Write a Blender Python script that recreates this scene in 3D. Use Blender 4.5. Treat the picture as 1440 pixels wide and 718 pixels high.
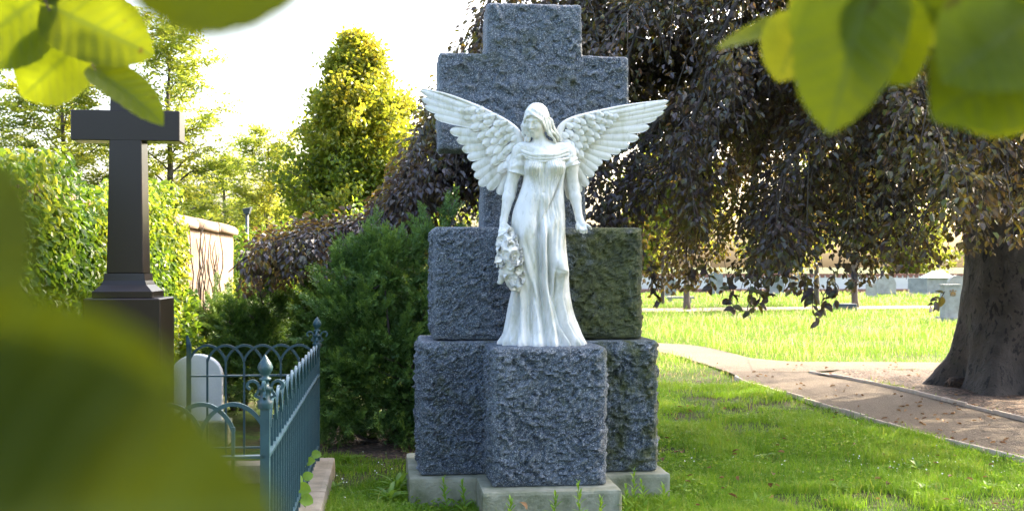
import bpy, math, random
import numpy as np
from mathutils import Vector, Matrix, Euler

# ------------------------------------------------------------------ camera, sky, sun, exposure
for o in list(bpy.data.objects):
    bpy.data.objects.remove(o)
scene = bpy.context.scene
COL = scene.collection
R = math.radians
CAM_H = 1.62
HZ = 374.0          # horizon row in the photograph
FPX = 1600.0        # focal length in photograph pixels
cam_data = bpy.data.cameras.new("camera")
cam_data.sensor_width = 36.0
cam_data.lens = 36.0 * FPX / 1440.0
cam_data.shift_y = (HZ - 359.0) / 1440.0
cam_data.clip_start = 0.02
cam_data.clip_end = 2000.0
cam_data.dof.use_dof = True
cam_data.dof.focus_distance = 7.7
cam_data.dof.aperture_fstop = 5.6
camera = bpy.data.objects.new("camera", cam_data)
COL.objects.link(camera)
camera.location = (0, 0, CAM_H)
camera.rotation_euler = (R(90), 0, 0)
scene.camera = camera

SUN_AZ = 50.0       # degrees from +Y towards +X
SUN_EL = 36.0
world = bpy.data.worlds.new("World")
scene.world = world
world.use_nodes = True
wn = world.node_tree.nodes
wl = world.node_tree.links
wn.clear()
sky = wn.new("ShaderNodeTexSky")
sky.sky_type = 'NISHITA'
sky.sun_disc = False
sky.sun_elevation = R(SUN_EL)
sky.sun_rotation = R(SUN_AZ)
sky.air_density = 1.0
sky.dust_density = 7.0
sky.ozone_density = 1.0
bg = wn.new("ShaderNodeBackground")
bg.inputs[1].default_value = 0.15
wo = wn.new("ShaderNodeOutputWorld")
wl.new(sky.outputs[0], bg.inputs[0])
wl.new(bg.outputs[0], wo.inputs[0])

sun_d = bpy.data.lights.new("sun", 'SUN')
sun_d.energy = 2.2
sun_d.angle = R(0.6)
sun_d.color = (1.0, 0.84, 0.60)
sun = bpy.data.objects.new("sun", sun_d)
COL.objects.link(sun)
sdir = Vector((math.sin(R(SUN_AZ)) * math.cos(R(SUN_EL)), math.cos(R(SUN_AZ)) * math.cos(R(SUN_EL)), math.sin(R(SUN_EL))))
sun.rotation_euler = (-sdir).to_track_quat('-Z', 'Y').to_euler()
sun.location = (0, 0, 30)

vs = scene.view_settings
vs.view_transform = 'Standard'
vs.look = 'None'
vs.gamma = 1.0
vs.use_curve_mapping = False
vs.exposure = 2.88
scene.render.engine = 'CYCLES'
scene.cycles.use_denoising = True
scene.cycles.max_bounces = 7
scene.cycles.diffuse_bounces = 3
scene.cycles.glossy_bounces = 3
scene.cycles.transmission_bounces = 4
scene.cycles.sample_clamp_indirect = 8.0

# ------------------------------------------------------------------ helpers
rng = np.random.default_rng(7)
random.seed(7)

def P(px, py, Y):
    """point at distance Y that the camera sees at photograph position px, py"""
    return np.array([(px - 720.0) / FPX * Y, Y, CAM_H - (py - HZ) / FPX * Y])

def G(px, py, z=0.0):
    """point of the ground plane z seen at px, py"""
    Y = (CAM_H - z) * FPX / (py - HZ)
    return np.array([(px - 720.0) / FPX * Y, Y, z])

def mk_mesh(name, V, F, smooth=False, attrs=None):
    """V (n,3); F: array (m,k) or list of such arrays"""
    if not isinstance(F, (list, tuple)):
        F = [F]
    F = [np.asarray(f, dtype=np.int32) for f in F if len(f)]
    me = bpy.data.meshes.new(name)
    V = np.asarray(V, dtype=np.float32)
    me.vertices.add(len(V))
    me.vertices.foreach_set("co", V.ravel())
    tot = sum(f.size for f in F)
    npol = sum(len(f) for f in F)
    me.loops.add(tot)
    me.polygons.add(npol)
    me.loops.foreach_set("vertex_index", np.concatenate([f.ravel() for f in F]))
    starts = []
    s = 0
    for f in F:
        k = f.shape[1]
        starts.append(s + np.arange(len(f)) * k)
        s += f.size
    me.polygons.foreach_set("loop_start", np.concatenate(starts).astype(np.int32))
    me.polygons.foreach_set("use_smooth", np.full(npol, bool(smooth)))
    me.update(calc_edges=True)
    if attrs:
        for k, a in attrs.items():
            at = me.attributes.new(k, 'FLOAT', 'POINT')
            at.data.foreach_set("value", np.asarray(a, dtype=np.float32))
    me.validate()
    return me

def tag(o, label=None, cat=None, group=None, kind=None):
    if label: o["label"] = label
    if cat: o["category"] = cat
    if group: o["group"] = group
    if kind: o["kind"] = kind
    return o

def put(name, me, m=None, parent=None, loc=None, rot=None, scale=None, **kw):
    o = bpy.data.objects.new(name, me)
    COL.objects.link(o)
    if m is not None and me is not None and not me.materials:
        me.materials.append(m)
    if loc is not None: o.location = loc
    if rot is not None: o.rotation_euler = rot
    if scale is not None: o.scale = scale
    if parent is not None:
        o.parent = parent
        off = Vector((0, 0, 0))
        q = parent
        while q is not None:
            off += q.location if q.type == 'EMPTY' else Vector((0, 0, 0))
            q = q.parent
        # parents are Empties without rotation, or meshes kept in world coordinates
        o.matrix_parent_inverse = Matrix.Translation(-off) if parent.type == 'EMPTY' else Matrix.Identity(4)
    return tag(o, **kw)

def empty(name, loc, label, cat, group=None):
    o = bpy.data.objects.new(name, None)
    COL.objects.link(o)
    o.empty_display_size = 0.1
    o.location = loc
    return tag(o, label, cat, group)

class MB:
    """collects simple shapes into one mesh"""
    def __init__(self):
        self.V = []; self.F = {}; self.n = 0
    def add(self, V, F):
        V = np.asarray(V, float)
        self.V.append(V)
        for f in (F if isinstance(F, list) else [F]):
            f = np.asarray(f)
            if len(f):
                self.F.setdefault(f.shape[1], []).append(f + self.n)
        self.n += len(V)
        return self
    def box(self, x0, x1, y0, y1, z0, z1):
        V = [(x, y, z) for z in (z0, z1) for (x, y) in ((x0, y0), (x1, y0), (x1, y1), (x0, y1))]
        return self.add(V, np.array([(3, 2, 1, 0), (4, 5, 6, 7), (0, 1, 5, 4), (1, 2, 6, 5), (2, 3, 7, 6), (3, 0, 4, 7)]))
    def tube(self, path, rad, sides=8, cap=True):
        V, F = tube(path, rad, sides, cap)
        return self.add(V, F)
    def lathe(self, prof, c=(0, 0, 0), sides=16):
        prof = np.asarray(prof, float)
        a = np.arange(sides) / sides * 2 * np.pi
        V = np.stack([prof[:, None, 0] * np.cos(a), prof[:, None, 0] * np.sin(a), np.repeat(prof[:, 1:2], sides, 1)], -1).reshape(-1, 3) + np.asarray(c)
        return self.add(V, ring_faces(len(prof), sides))
    def mesh(self, name, smooth=False, T=None):
        V = np.concatenate(self.V)
        if T is not None: V = T(V)
        return mk_mesh(name, V, [np.concatenate(f) for f in self.F.values()], smooth)

def ring_faces(nr, s):
    i, j = np.meshgrid(np.arange(nr - 1), np.arange(s), indexing='ij')
    j2 = (j + 1) % s
    return np.stack([i * s + j, i * s + j2, (i + 1) * s + j2, (i + 1) * s + j], -1).reshape(-1, 4)

def grid_faces(nu, nv):
    i, j = np.meshgrid(np.arange(nu - 1), np.arange(nv - 1), indexing='ij')
    return np.stack([i * nv + j, (i + 1) * nv + j, (i + 1) * nv + j + 1, i * nv + j + 1], -1).reshape(-1, 4)

def unit(v):
    v = np.asarray(v, float)
    return v / (np.linalg.norm(v, axis=-1, keepdims=True) + 1e-12)

def tube(path, rad, sides=8, cap=True, prof=None):
    path = np.asarray(path, float)
    n = len(path)
    rad = np.broadcast_to(np.asarray(rad, float), (n,))
    t = unit(np.gradient(path, axis=0))
    up = np.array([0.0, 0.0, 1.0]) if abs(t[0, 2]) < 0.9 else np.array([1.0, 0.0, 0.0])
    u = unit(np.cross(up, t[0]))
    U = []
    for k in range(n):
        u = unit(u - t[k] * np.dot(u, t[k]))
        U.append(u)
    U = np.array(U)
    W = np.cross(t, U)
    a = np.arange(sides) / sides * 2 * np.pi
    ca, sa = np.cos(a), np.sin(a)
    if prof is not None:
        ca, sa = ca * prof[0], sa * prof[1]
    V = path[:, None] + rad[:, None, None] * (U[:, None] * ca[None, :, None] + W[:, None] * sa[None, :, None])
    V = V.reshape(-1, 3)
    F = [ring_faces(n, sides)]
    if cap:
        V = np.concatenate([V, path[:1], path[-1:]])
        c0, c1 = n * sides, n * sides + 1
        j = np.arange(sides); j2 = (j + 1) % sides
        F.append(np.stack([np.full(sides, c0), j2, j], -1))
        F.append(np.stack([np.full(sides, c1), (n - 1) * sides + j, (n - 1) * sides + j2], -1))
    return V, F

def spline(pts, n):
    """Catmull-Rom through pts, n samples"""
    p = np.asarray(pts, float)
    p = np.concatenate([[2 * p[0] - p[1]], p, [2 * p[-1] - p[-2]]])
    m = len(p) - 3
    t = np.linspace(0, m - 1e-9, n)
    i = t.astype(int)
    f = (t - i)[:, None]
    a, b, c, d = p[i], p[i + 1], p[i + 2], p[i + 3]
    return 0.5 * (2 * b + (c - a) * f + (2 * a - 5 * b + 4 * c - d) * f ** 2 + (3 * b - a - 3 * c + d) * f ** 3)

def sstep(a, b, x):
    t = np.clip((np.asarray(x, float) - a) / (b - a), 0, 1)
    return t * t * (3 - 2 * t)

def _hash(i, j, k, s):
    h = (i.astype(np.int64) * 374761393 + j.astype(np.int64) * 668265263 + k.astype(np.int64) * 2147483647 + s * 1274126177) & 0xffffffff
    h = ((h ^ (h >> 13)) * 1274126177) & 0xffffffff
    h = ((h ^ (h >> 16)) * 2246822519) & 0xffffffff
    return ((h ^ (h >> 15)) & 0xffffff) / float(0xffffff)

def vnoise(p, seed=0):
    p = np.asarray(p, float)
    i = np.floor(p).astype(np.int64)
    f = p - i
    f = f * f * f * (f * (f * 6 - 15) + 10)
    r = 0
    for dx in (0, 1):
        for dy in (0, 1):
            for dz in (0, 1):
                w = (f[..., 0] if dx else 1 - f[..., 0]) * (f[..., 1] if dy else 1 - f[..., 1]) * (f[..., 2] if dz else 1 - f[..., 2])
                r = r + w * _hash(i[..., 0] + dx, i[..., 1] + dy, i[..., 2] + dz, seed)
    return r * 2 - 1

def fbm(p, oct=4, seed=0, gain=0.5):
    a, s, r = 1.0, 1.0, 0
    for o in range(oct):
        r = r + a * vnoise(np.asarray(p) * s, seed + o * 17)
        a *= gain; s *= 2.03
    return r

def facets(p, seed=0):
    """chipped facets: nearest random cell, its own height and tilt"""
    i = np.floor(p).astype(np.int64)
    best = np.full(len(p), 1e9); out = np.zeros(len(p))
    for dx in (-1, 0, 1):
        for dy in (-1, 0, 1):
            for dz in (-1, 0, 1):
                c = i + np.array([dx, dy, dz])
                h = [_hash(c[:, 0], c[:, 1], c[:, 2], seed + q) for q in range(7)]
                ctr = c + np.stack(h[:3], -1)
                d = p - ctr
                dd = (d ** 2).sum(1)
                val = (h[3] - 0.5) * 0.6 + d[:, 0] * (h[4] - .5) * 1.6 + d[:, 1] * (h[5] - .5) * 1.6 + d[:, 2] * (h[6] - .5) * 1.6
                m = dd < best
                best[m] = dd[m]; out[m] = val[m]
    return out

def surface_nets(f, origin, h):
    s = f < 0
    nx, ny, nz = f.shape
    acc = np.zeros((nx - 1, ny - 1, nz - 1, 3)); cnt = np.zeros((nx - 1, ny - 1, nz - 1))
    sl = lambda d, n: slice(d, n - 1 + d)
    for ax in range(3):
        for a in (0, 1):
            for b in (0, 1):
                o0 = [0, 0, 0]; o1 = [0, 0, 0]
                q = [k for k in range(3) if k != ax]
                o0[q[0]] = o1[q[0]] = a; o0[q[1]] = o1[q[1]] = b; o1[ax] = 1
                A = f[sl(o0[0], nx), sl(o0[1], ny), sl(o0[2], nz)]
                B = f[sl(o1[0], nx), sl(o1[1], ny), sl(o1[2], nz)]
                m = (A < 0) != (B < 0)
                idx = np.nonzero(m)
                t = A[idx] / (A[idx] - B[idx])
                pt = np.zeros((len(t), 3)); pt[:, ax] = t; pt[:, q[0]] = a; pt[:, q[1]] = b
                acc[idx] += pt; cnt[idx] += 1
    act = cnt > 0
    idx = np.nonzero(act)
    ids = np.full(act.shape, -1, dtype=np.int64)
    ids[idx] = np.arange(len(idx[0]))
    V = (np.stack(idx, -1) + acc[idx] / cnt[idx][:, None]) * h + np.asarray(origin)
    F = []
    for ax in range(3):
        q = [k for k in range(3) if k != ax]
        o1 = [0, 0, 0]; o1[ax] = 1
        A = s[:nx - o1[0], :ny - o1[1], :nz - o1[2]]
        B = s[o1[0]:, o1[1]:, o1[2]:]
        m = A != B
        e = np.stack(np.nonzero(m), -1)
        e = e[(e[:, q[0]] > 0) & (e[:, q[1]] > 0) & (e[:, q[0]] < f.shape[q[0]] - 1) & (e[:, q[1]] < f.shape[q[1]] - 1)]
        inside = A[tuple(e.T)]
        def cell(a, b):
            c = e.copy(); c[:, q[0]] -= a; c[:, q[1]] -= b
            return ids[tuple(c.T)]
        quad = np.stack([cell(1, 1), cell(0, 1), cell(0, 0), cell(1, 0)], -1)
        flip = inside if ax != 1 else ~inside
        quad[~flip] = quad[~flip][:, ::-1]
        F.append(quad)
    return V, np.concatenate(F)

def smin(a, b, k):
    h = np.clip(0.5 + 0.5 * (b - a) / k, 0, 1)
    return b + (a - b) * h - k * h * (1 - h)

# ------------------------------------------------------------------ materials
def new_mat(name):
    m = bpy.data.materials.new(name)
    m.use_nodes = True
    nt = m.node_tree
    nt.nodes.clear()
    out = nt.nodes.new("ShaderNodeOutputMaterial")
    b = nt.nodes.new("ShaderNodeBsdfPrincipled")
    nt.links.new(b.outputs[0], out.inputs[0])
    return m, nt, b, out

def N(nt, typ, **kw):
    n = nt.nodes.new(typ)
    for k, v in kw.items():
        if k.startswith("i_"):
            key = k[2:]
            n.inputs[int(key) if key.isdigit() else key].default_value = v
        else:
            setattr(n, k, v)
    return n

def ramp(nt, src, stops, interp='LINEAR'):
    r = nt.nodes.new("ShaderNodeValToRGB")
    r.color_ramp.interpolation = interp
    els = r.color_ramp.elements
    while len(els) < len(stops): els.new(0.5)
    for e, (p, c) in zip(els, stops):
        e.position = p
        e.color = (*c, 1.0) if len(c) == 3 else c
    nt.links.new(src, r.inputs[0])
    return r.outputs[0]

def g3(v): return (v, v, v)

def noise(nt, scale, detail=4.0, rough=0.55, coord=None, dist=0.0):
    n = nt.nodes.new("ShaderNodeTexNoise")
    n.inputs["Scale"].default_value = scale
    n.inputs["Detail"].default_value = detail
    n.inputs["Roughness"].default_value = rough
    n.inputs["Distortion"].default_value = dist
    if coord is not None: nt.links.new(coord, n.inputs["Vector"])
    return n.outputs[0]

def mixc(nt, fac, a, b, mode='MIX'):
    n = nt.nodes.new("ShaderNodeMix")
    n.data_type = 'RGBA'; n.blend_type = mode
    for s, v in ((n.inputs[0], fac), (n.inputs[6], a), (n.inputs[7], b)):
        if hasattr(v, "links") or isinstance(v, bpy.types.NodeSocket): nt.links.new(v, s)
        elif isinstance(v, (int, float)): s.default_value = v
        else: s.default_value = (*v, 1.0)
    return n.outputs[2]

def mathn(nt, op, a, b=None):
    n = nt.nodes.new("ShaderNodeMath"); n.operation = op
    for s, v in ((n.inputs[0], a), (n.inputs[1], b)):
        if v is None: continue
        if isinstance(v, bpy.types.NodeSocket): nt.links.new(v, s)
        else: s.default_value = v
    return n.outputs[0]

def bump(nt, b, h, strength=0.4, dist=0.01):
    n = nt.nodes.new("ShaderNodeBump")
    n.inputs["Strength"].default_value = strength
    n.inputs["Distance"].default_value = dist
    nt.links.new(h, n.inputs["Height"])
    nt.links.new(n.outputs[0], b.inputs["Normal"])

def objco(nt):
    return nt.nodes.new("ShaderNodeTexCoord").outputs["Object"]

def leaf_mat(name, stops, trans, tfac=0.4, rough=0.45, spec=0.4):
    """two-sided leaf: colour by the per-leaf value 'tint', part of the light passes through"""
    m, nt, b, out = new_mat(name)
    a = N(nt, "ShaderNodeAttribute", attribute_name="tint")
    col = ramp(nt, a.outputs["Fac"], stops)
    nt.links.new(col, b.inputs["Base Color"])
    b.inputs["Roughness"].default_value = rough
    b.inputs["Specular IOR Level"].default_value = spec
    t = nt.nodes.new("ShaderNodeBsdfTranslucent")
    tc = ramp(nt, a.outputs["Fac"], trans)
    nt.links.new(tc, t.inputs[0])
    mx = nt.nodes.new("ShaderNodeMixShader")
    mx.inputs[0].default_value = tfac
    nt.links.new(b.outputs[0], mx.inputs[1])
    nt.links.new(t.outputs[0], mx.inputs[2])
    nt.links.new(mx.outputs[0], out.inputs[0])
    return m

def plain_mat(name, c1, c2, scale=8.0, rough=0.7, bstr=0.3, bscale=None, metallic=0.0, spec=0.5, dist=0.01):
    m, nt, b, out = new_mat(name)
    co = objco(nt)
    f = noise(nt, scale, 6.0, 0.6, co)
    nt.links.new(ramp(nt, f, [(0.3, c1), (0.7, c2)]), b.inputs["Base Color"])
    b.inputs["Roughness"].default_value = rough
    b.inputs["Metallic"].default_value = metallic
    b.inputs["Specular IOR Level"].default_value = spec
    if bstr: bump(nt, b, noise(nt, bscale or scale * 6, 5.0, 0.6, co), bstr, dist)
    return m

def granite_mat(name, moss):
    m, nt, b, out = new_mat(name)
    co = objco(nt)
    big = noise(nt, 3.0, 5.0, 0.6, co)
    base = ramp(nt, big, [(0.3, (0.042, 0.062, 0.094)), (0.55, (0.088, 0.122, 0.168)), (0.75, (0.148, 0.186, 0.232))])
    sp = noise(nt, 130.0, 3.0, 0.7, co)
    c = mixc(nt, ramp(nt, sp, [(0.53, g3(0)), (0.63, g3(0.9))]), base, (0.44, 0.48, 0.53))
    dk = noise(nt, 75.0, 3.0, 0.7, co)
    c = mixc(nt, ramp(nt, dk, [(0.36, g3(0.9)), (0.5, g3(0))]), c, (0.012, 0.016, 0.023))
    fl = noise(nt, 28.0, 4.0, 0.75, co)
    c = mixc(nt, ramp(nt, fl, [(0.60, g3(0)), (0.72, g3(0.6))]), c, (0.38, 0.41, 0.43))
    # bruised, paler stone on the sharp edges of the chips
    gm = nt.nodes.new("ShaderNodeNewGeometry")
    c = mixc(nt, ramp(nt, gm.outputs["Pointiness"], [(0.515, g3(0)), (0.60, g3(0.55))]), c, (0.36, 0.40, 0.44))
    # moss and algae in patches, more of it towards one side
    sx = N(nt, "ShaderNodeSeparateXYZ"); nt.links.new(co, sx.inputs[0])
    mr = N(nt, "ShaderNodeMapRange", i_1=moss[0], i_2=moss[1], i_3=moss[2], i_4=moss[3])
    nt.links.new(sx.outputs[0], mr.inputs[0])
    mn = noise(nt, 5.0, 6.0, 0.65, co, 0.4)
    mf = mathn(nt, 'ADD', mn, mr.outputs[0])
    mfac = ramp(nt, mf, [(0.52, g3(0)), (0.70, g3(0.9))])
    mcol = ramp(nt, noise(nt, 16.0, 4.0, 0.6, co), [(0.35, (0.035, 0.045, 0.014)), (0.6, (0.085, 0.10, 0.022)), (0.8, (0.14, 0.14, 0.04))])
    c = mixc(nt, mfac, c, mcol)
    nt.links.new(c, b.inputs["Base Color"])
    b.inputs["Roughness"].default_value = 0.62
    b.inputs["Specular IOR Level"].default_value = 0.45
    hb = mathn(nt, 'ADD', noise(nt, 42.0, 6.0, 0.65, co), mathn(nt, 'MULTIPLY', noise(nt, 140.0, 3.0, 0.6, co), 0.5))
    bump(nt, b, hb, 1.0, 0.022)
    return m

def marble_mat(name):
    m, nt, b, out = new_mat(name)
    co = objco(nt)
    f = noise(nt, 3.2, 5.0, 0.6, co, 0.5)
    base = ramp(nt, f, [(0.35, (0.62, 0.635, 0.63)), (0.6, (0.74, 0.745, 0.73))])
    # weather stains: greenish yellow runs stretched downwards
    mp = N(nt, "ShaderNodeMapping"); nt.links.new(co, mp.inputs[0])
    mp.inputs["Scale"].default_value = (1.0, 1.0, 0.35)
    s1 = noise(nt, 9.0, 6.0, 0.65, mp.outputs[0], 0.3)
    c = mixc(nt, ramp(nt, s1, [(0.48, g3(0)), (0.70, g3(0.75))]), base, (0.40, 0.40, 0.27))
    s2 = noise(nt, 38.0, 4.0, 0.7, mp.outputs[0])
    c = mixc(nt, ramp(nt, s2, [(0.55, g3(0)), (0.72, g3(0.45))]), c, (0.30, 0.31, 0.27))
    nt.links.new(c, b.inputs["Base Color"])
    b.inputs["Roughness"].default_value = 0.55
    b.inputs["Specular IOR Level"].default_value = 0.35
    b.inputs["Subsurface Weight"].default_value = 0.06
    b.inputs["Subsurface Radius"].default_value = (0.01, 0.008, 0.006)
    bump(nt, b, noise(nt, 90.0, 5.0, 0.6, co), 0.12, 0.004)
    return m
# ------------------------------------------------------------------ ground, lawn soil, paths
def ground_mat():
    m, nt, b, out = new_mat("soil_and_turf")
    co = objco(nt)
    f = noise(nt, 1.3, 6.0, 0.65, co)
    f2 = noise(nt, 22.0, 5.0, 0.7, co)
    turf = ramp(nt, f2, [(0.3, (0.030, 0.052, 0.010)), (0.6, (0.060, 0.105, 0.016)), (0.8, (0.09, 0.12, 0.03))])
    soil = ramp(nt, f2, [(0.3, (0.030, 0.020, 0.012)), (0.7, (0.075, 0.052, 0.032))])
    c = mixc(nt, ramp(nt, f, [(0.44, g3(0)), (0.60, g3(0.85))]), turf, soil)
    nt.links.new(c, b.inputs["Base Color"])
    b.inputs["Roughness"].default_value = 0.95
    b.inputs["Specular IOR Level"].default_value = 0.15
    bump(nt, b, f2, 0.8, 0.03)
    return m

def gravel_mat(name, c):
    m, nt, b, out = new_mat(name)
    co = objco(nt)
    big = noise(nt, 1.1, 5.0, 0.6, co)
    v = N(nt, "ShaderNodeTexVoronoi", i_Scale=75.0); nt.links.new(co, v.inputs["Vector"])
    n2 = noise(nt, 60.0, 4.0, 0.7, co)
    c1 = tuple(k * 0.62 for k in c)
    base = ramp(nt, big, [(0.3, c1), (0.7, c)])
    peb = ramp(nt, v.outputs["Color"], [(0.15, tuple(k * 0.55 for k in c)), (0.5, c), (0.9, tuple(min(1, k * 1.5) for k in c))])
    cc = mixc(nt, 0.55, base, peb)
    cc = mixc(nt, ramp(nt, n2, [(0.32, g3(0.6)), (0.45, g3(0))]), cc, tuple(k * 0.3 for k in c))
    lit = noise(nt, 6.0, 6.0, 0.75, co, 0.6)
    cc = mixc(nt, ramp(nt, lit, [(0.60, g3(0)), (0.70, g3(0.45))]), cc, (0.09, 0.055, 0.04))
    nt.links.new(cc, b.inputs["Base Color"])
    b.inputs["Roughness"].default_value = 0.92
    b.inputs["Specular IOR Level"].default_value = 0.2
    bump(nt, b, mathn(nt, 'ADD', v.outputs["Distance"], n2), 0.9, 0.012)
    return m

# ground: finer near the camera, out to the horizon
ax = np.concatenate([[-900, -400, -150, -60, -30], np.linspace(-14, 26, 81), [34, 60, 150, 400, 900]])
ay = np.concatenate([[-300, -60, -20, -6], np.linspace(0, 46, 93), [52, 60, 75, 110, 200, 450, 1200]])
gx, gy = np.meshgrid(ax, ay, indexing='ij')
def ground_z(x, y):
    p = np.stack([np.asarray(x, float) * 0.55, np.asarray(y, float) * 0.55, np.zeros_like(np.asarray(x, float))], -1)
    return 0.025 * vnoise(p, 3) * sstep(46, 30, y) - 0.012
gz = ground_z(gx, gy)
M_ground = ground_mat()
put("ground", mk_mesh("ground", np.stack([gx, gy, gz], -1).reshape(-1, 3), grid_faces(len(ax), len(ay)), True), M_ground, kind="structure")

def ribbon(left, right, n=60, across=8, z=0.02, amp=0.006):
    L = spline(left, n); Rr = spline(right, n)
    t = np.linspace(0, 1, across)[None, :, None]
    V = L[:, None] * (1 - t) + Rr[:, None] * t
    V[..., 2] = z + amp * vnoise(np.stack([V[..., 0] * 2.5, V[..., 1] * 2.5, V[..., 1] * 0], -1), 9)
    return V.reshape(-1, 3), grid_faces(n, across)

M_gravel = gravel_mat("gravel", (0.145, 0.118, 0.092))
# main path: its left edge and its right edge, measured on the ground
pl = [G(560, 470), G(800, 486), G(923, 496), G(982, 511), G(1034, 529), G(1046, 538.5), G(1136, 565), G(1239, 596), G(1310, 618), G(1440, 647), G(1700, 715), G(2300, 860)]
pr = [G(560, 462), G(800, 474.5), G(923, 483.5), G(982, 488), G(1060, 506), G(1120, 519), G(1139, 526), G(1239, 545), G(1341, 570), G(1440, 595), G(1700, 655), G(2300, 790)]
V, F = ribbon(pl, pr, 90, 14, 0.028)
F = F[:, ::-1]
put("gravel_path", mk_mesh("gravel_path", V, F, True), M_gravel, kind="structure")
# side path that leaves it to the right
sl_ = [G(1050, 505.5), G(1120, 510.5), G(1200, 511), G(1341, 512), G(1560, 514), G(2100, 518)]
sr_ = [G(1060, 526), G(1140, 524.5), G(1210, 521.5), G(1341, 521.5), G(1560, 523.5), G(2100, 529)]
V, F = ribbon(sl_, sr_, 60, 8, 0.032)
put("side_path", mk_mesh("side_path", V, F, True), M_gravel, kind="structure")
M_gravel2 = gravel_mat("pale_gravel", (0.34, 0.26, 0.20))
V, F = ribbon([G(300, 433.5), G(760, 434), G(905, 434), G(1140, 432), G(1300, 430.5), G(1800, 428)], [G(300, 440), G(760, 440), G(905, 439.5), G(1140, 436.5), G(1300, 434.5), G(1800, 431.5)], 40, 4, 0.03)
put("far_path", mk_mesh("far_path", V, F[:, ::-1], True), M_gravel2, kind="structure")

# litter covered soil round the big tree, between the two paths
def soil_mat():
    m, nt, b, out = new_mat("leaf_litter")
    co = objco(nt)
    v = N(nt, "ShaderNodeTexVoronoi", i_Scale=26.0); nt.links.new(co, v.inputs["Vector"])
    f = noise(nt, 9.0, 6.0, 0.7, co)
    c = ramp(nt, v.outputs["Color"], [(0.1, (0.028, 0.017, 0.011)), (0.5, (0.085, 0.05, 0.032)), (0.9, (0.19, 0.11, 0.065))])
    c = mixc(nt, ramp(nt, f, [(0.4, g3(0.7)), (0.6, g3(0))]), c, (0.02, 0.014, 0.01))
    nt.links.new(c, b.inputs["Base Color"]); b.inputs["Roughness"].default_value = 0.9
    bump(nt, b, mathn(nt, 'ADD', v.outputs["Distance"], f), 1.0, 0.03)
    return m
M_soil = soil_mat()
bedA = [G(1145, 526.5), G(1210, 522.5), G(1341, 522.5), G(1560, 525), G(2100, 531)]
bedB = [G(1146, 529), G(1239, 544), G(1341, 568.5), G(1440, 593), G(1700, 652)]
V, F = ribbon(bedA, bedB, 60, 24, 0.05, 0.03)
put("tree_bed", mk_mesh("tree_bed", V, F, True), M_soil, kind="structure")
# bare soil under the yew
c0 = np.array([-1.0, 10.6, 0.0])
rr, tt = np.meshgrid(np.linspace(0, 1, 10), np.linspace(0, 2 * np.pi, 40), indexing='ij')
V = np.stack([c0[0] + rr * 1.35 * np.cos(tt) * (1 + .12 * np.sin(3 * tt)), c0[1] + rr * 1.25 * np.sin(tt), 0.045 - 0.06 * rr ** 4 + 0 * tt], -1).reshape(-1, 3)
put("yew_bed", mk_mesh("yew_bed", V, grid_faces(10, 40), True), M_soil, kind="structure")

# edging strips: separate stone lengths set end to end along the path
M_edge = plain_mat("edging_stone", (0.50, 0.39, 0.31), (0.72, 0.60, 0.50), 9.0, 0.85, 0.5, 60.0)
def edging(name, pts, label, w, h, step):
    path = spline(pts, 400)
    L = np.concatenate([[0], np.cumsum(np.linalg.norm(np.diff(path, axis=0), axis=1))])
    root = empty(name, tuple(path[0]), label, "edging")
    s = 0
    while s < L[-1] - step:
        a = np.array([np.interp(s + 0.006, L, path[:, k]) for k in range(3)])
        b = np.array([np.interp(s + step - 0.006, L, path[:, k]) for k in range(3)])
        d = unit(b - a); q = np.array([-d[1], d[0], 0]) * w / 2
        zt = h + rng.uniform(-0.010, 0.008)
        a = a + q * rng.uniform(-.25, .25)
        b = b + q * rng.uniform(-.25, .25)
        mid = (a + b) / 2 + q * rng.uniform(-.2, .2)
        Vs = []
        for c in (a, mid, b):
            for sx, zz in ((-1, -0.05), (-1, zt - .008), (-.6, zt), (.6, zt), (1, zt - .008), (1, -.05)):
                Vs.append(c + q * sx + np.array([0, 0, zz]))
        Fq = []
        for r in range(2):
            for k in range(5):
                Fq.append((r * 6 + k, (r + 1) * 6 + k, (r + 1) * 6 + k + 1, r * 6 + k + 1))
        Fq += [(0, 1, 4, 5), (1, 2, 3, 4), (17, 16, 13, 12), (16, 15, 14, 13)]
        put("edging_stone", mk_mesh("edging_stone", Vs, np.array(Fq)), M_edge, root)
        s += step
edging("path_edging", [G(1034, 532), G(1046, 538.5), G(1136, 565), G(1239, 596), G(1310, 618), G(1380, 635), G(1460, 655)], "thin pale stone edging between the gravel path and the near lawn", 0.032, 0.048, 0.55)
edging("path_edging", [G(1139, 526), G(1239, 545), G(1341, 570), G(1440, 595), G(1560, 622)], "thin pale stone edging between the gravel path and the tree bed", 0.032, 0.065, 0.6)
# ------------------------------------------------------------------ granite monument
YAW = math.atan(178.0 / FPX)
U2 = np.array([math.cos(YAW), math.sin(YAW)])
V2 = np.array([-math.sin(YAW), math.cos(YAW)])
MON = np.array([0.245, 7.43])
def mon(V):
    V = np.asarray(V, float)
    xy = MON + V[:, :1] * U2 + V[:, 1:2] * V2
    return np.concatenate([xy, V[:, 2:3]], 1)

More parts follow.
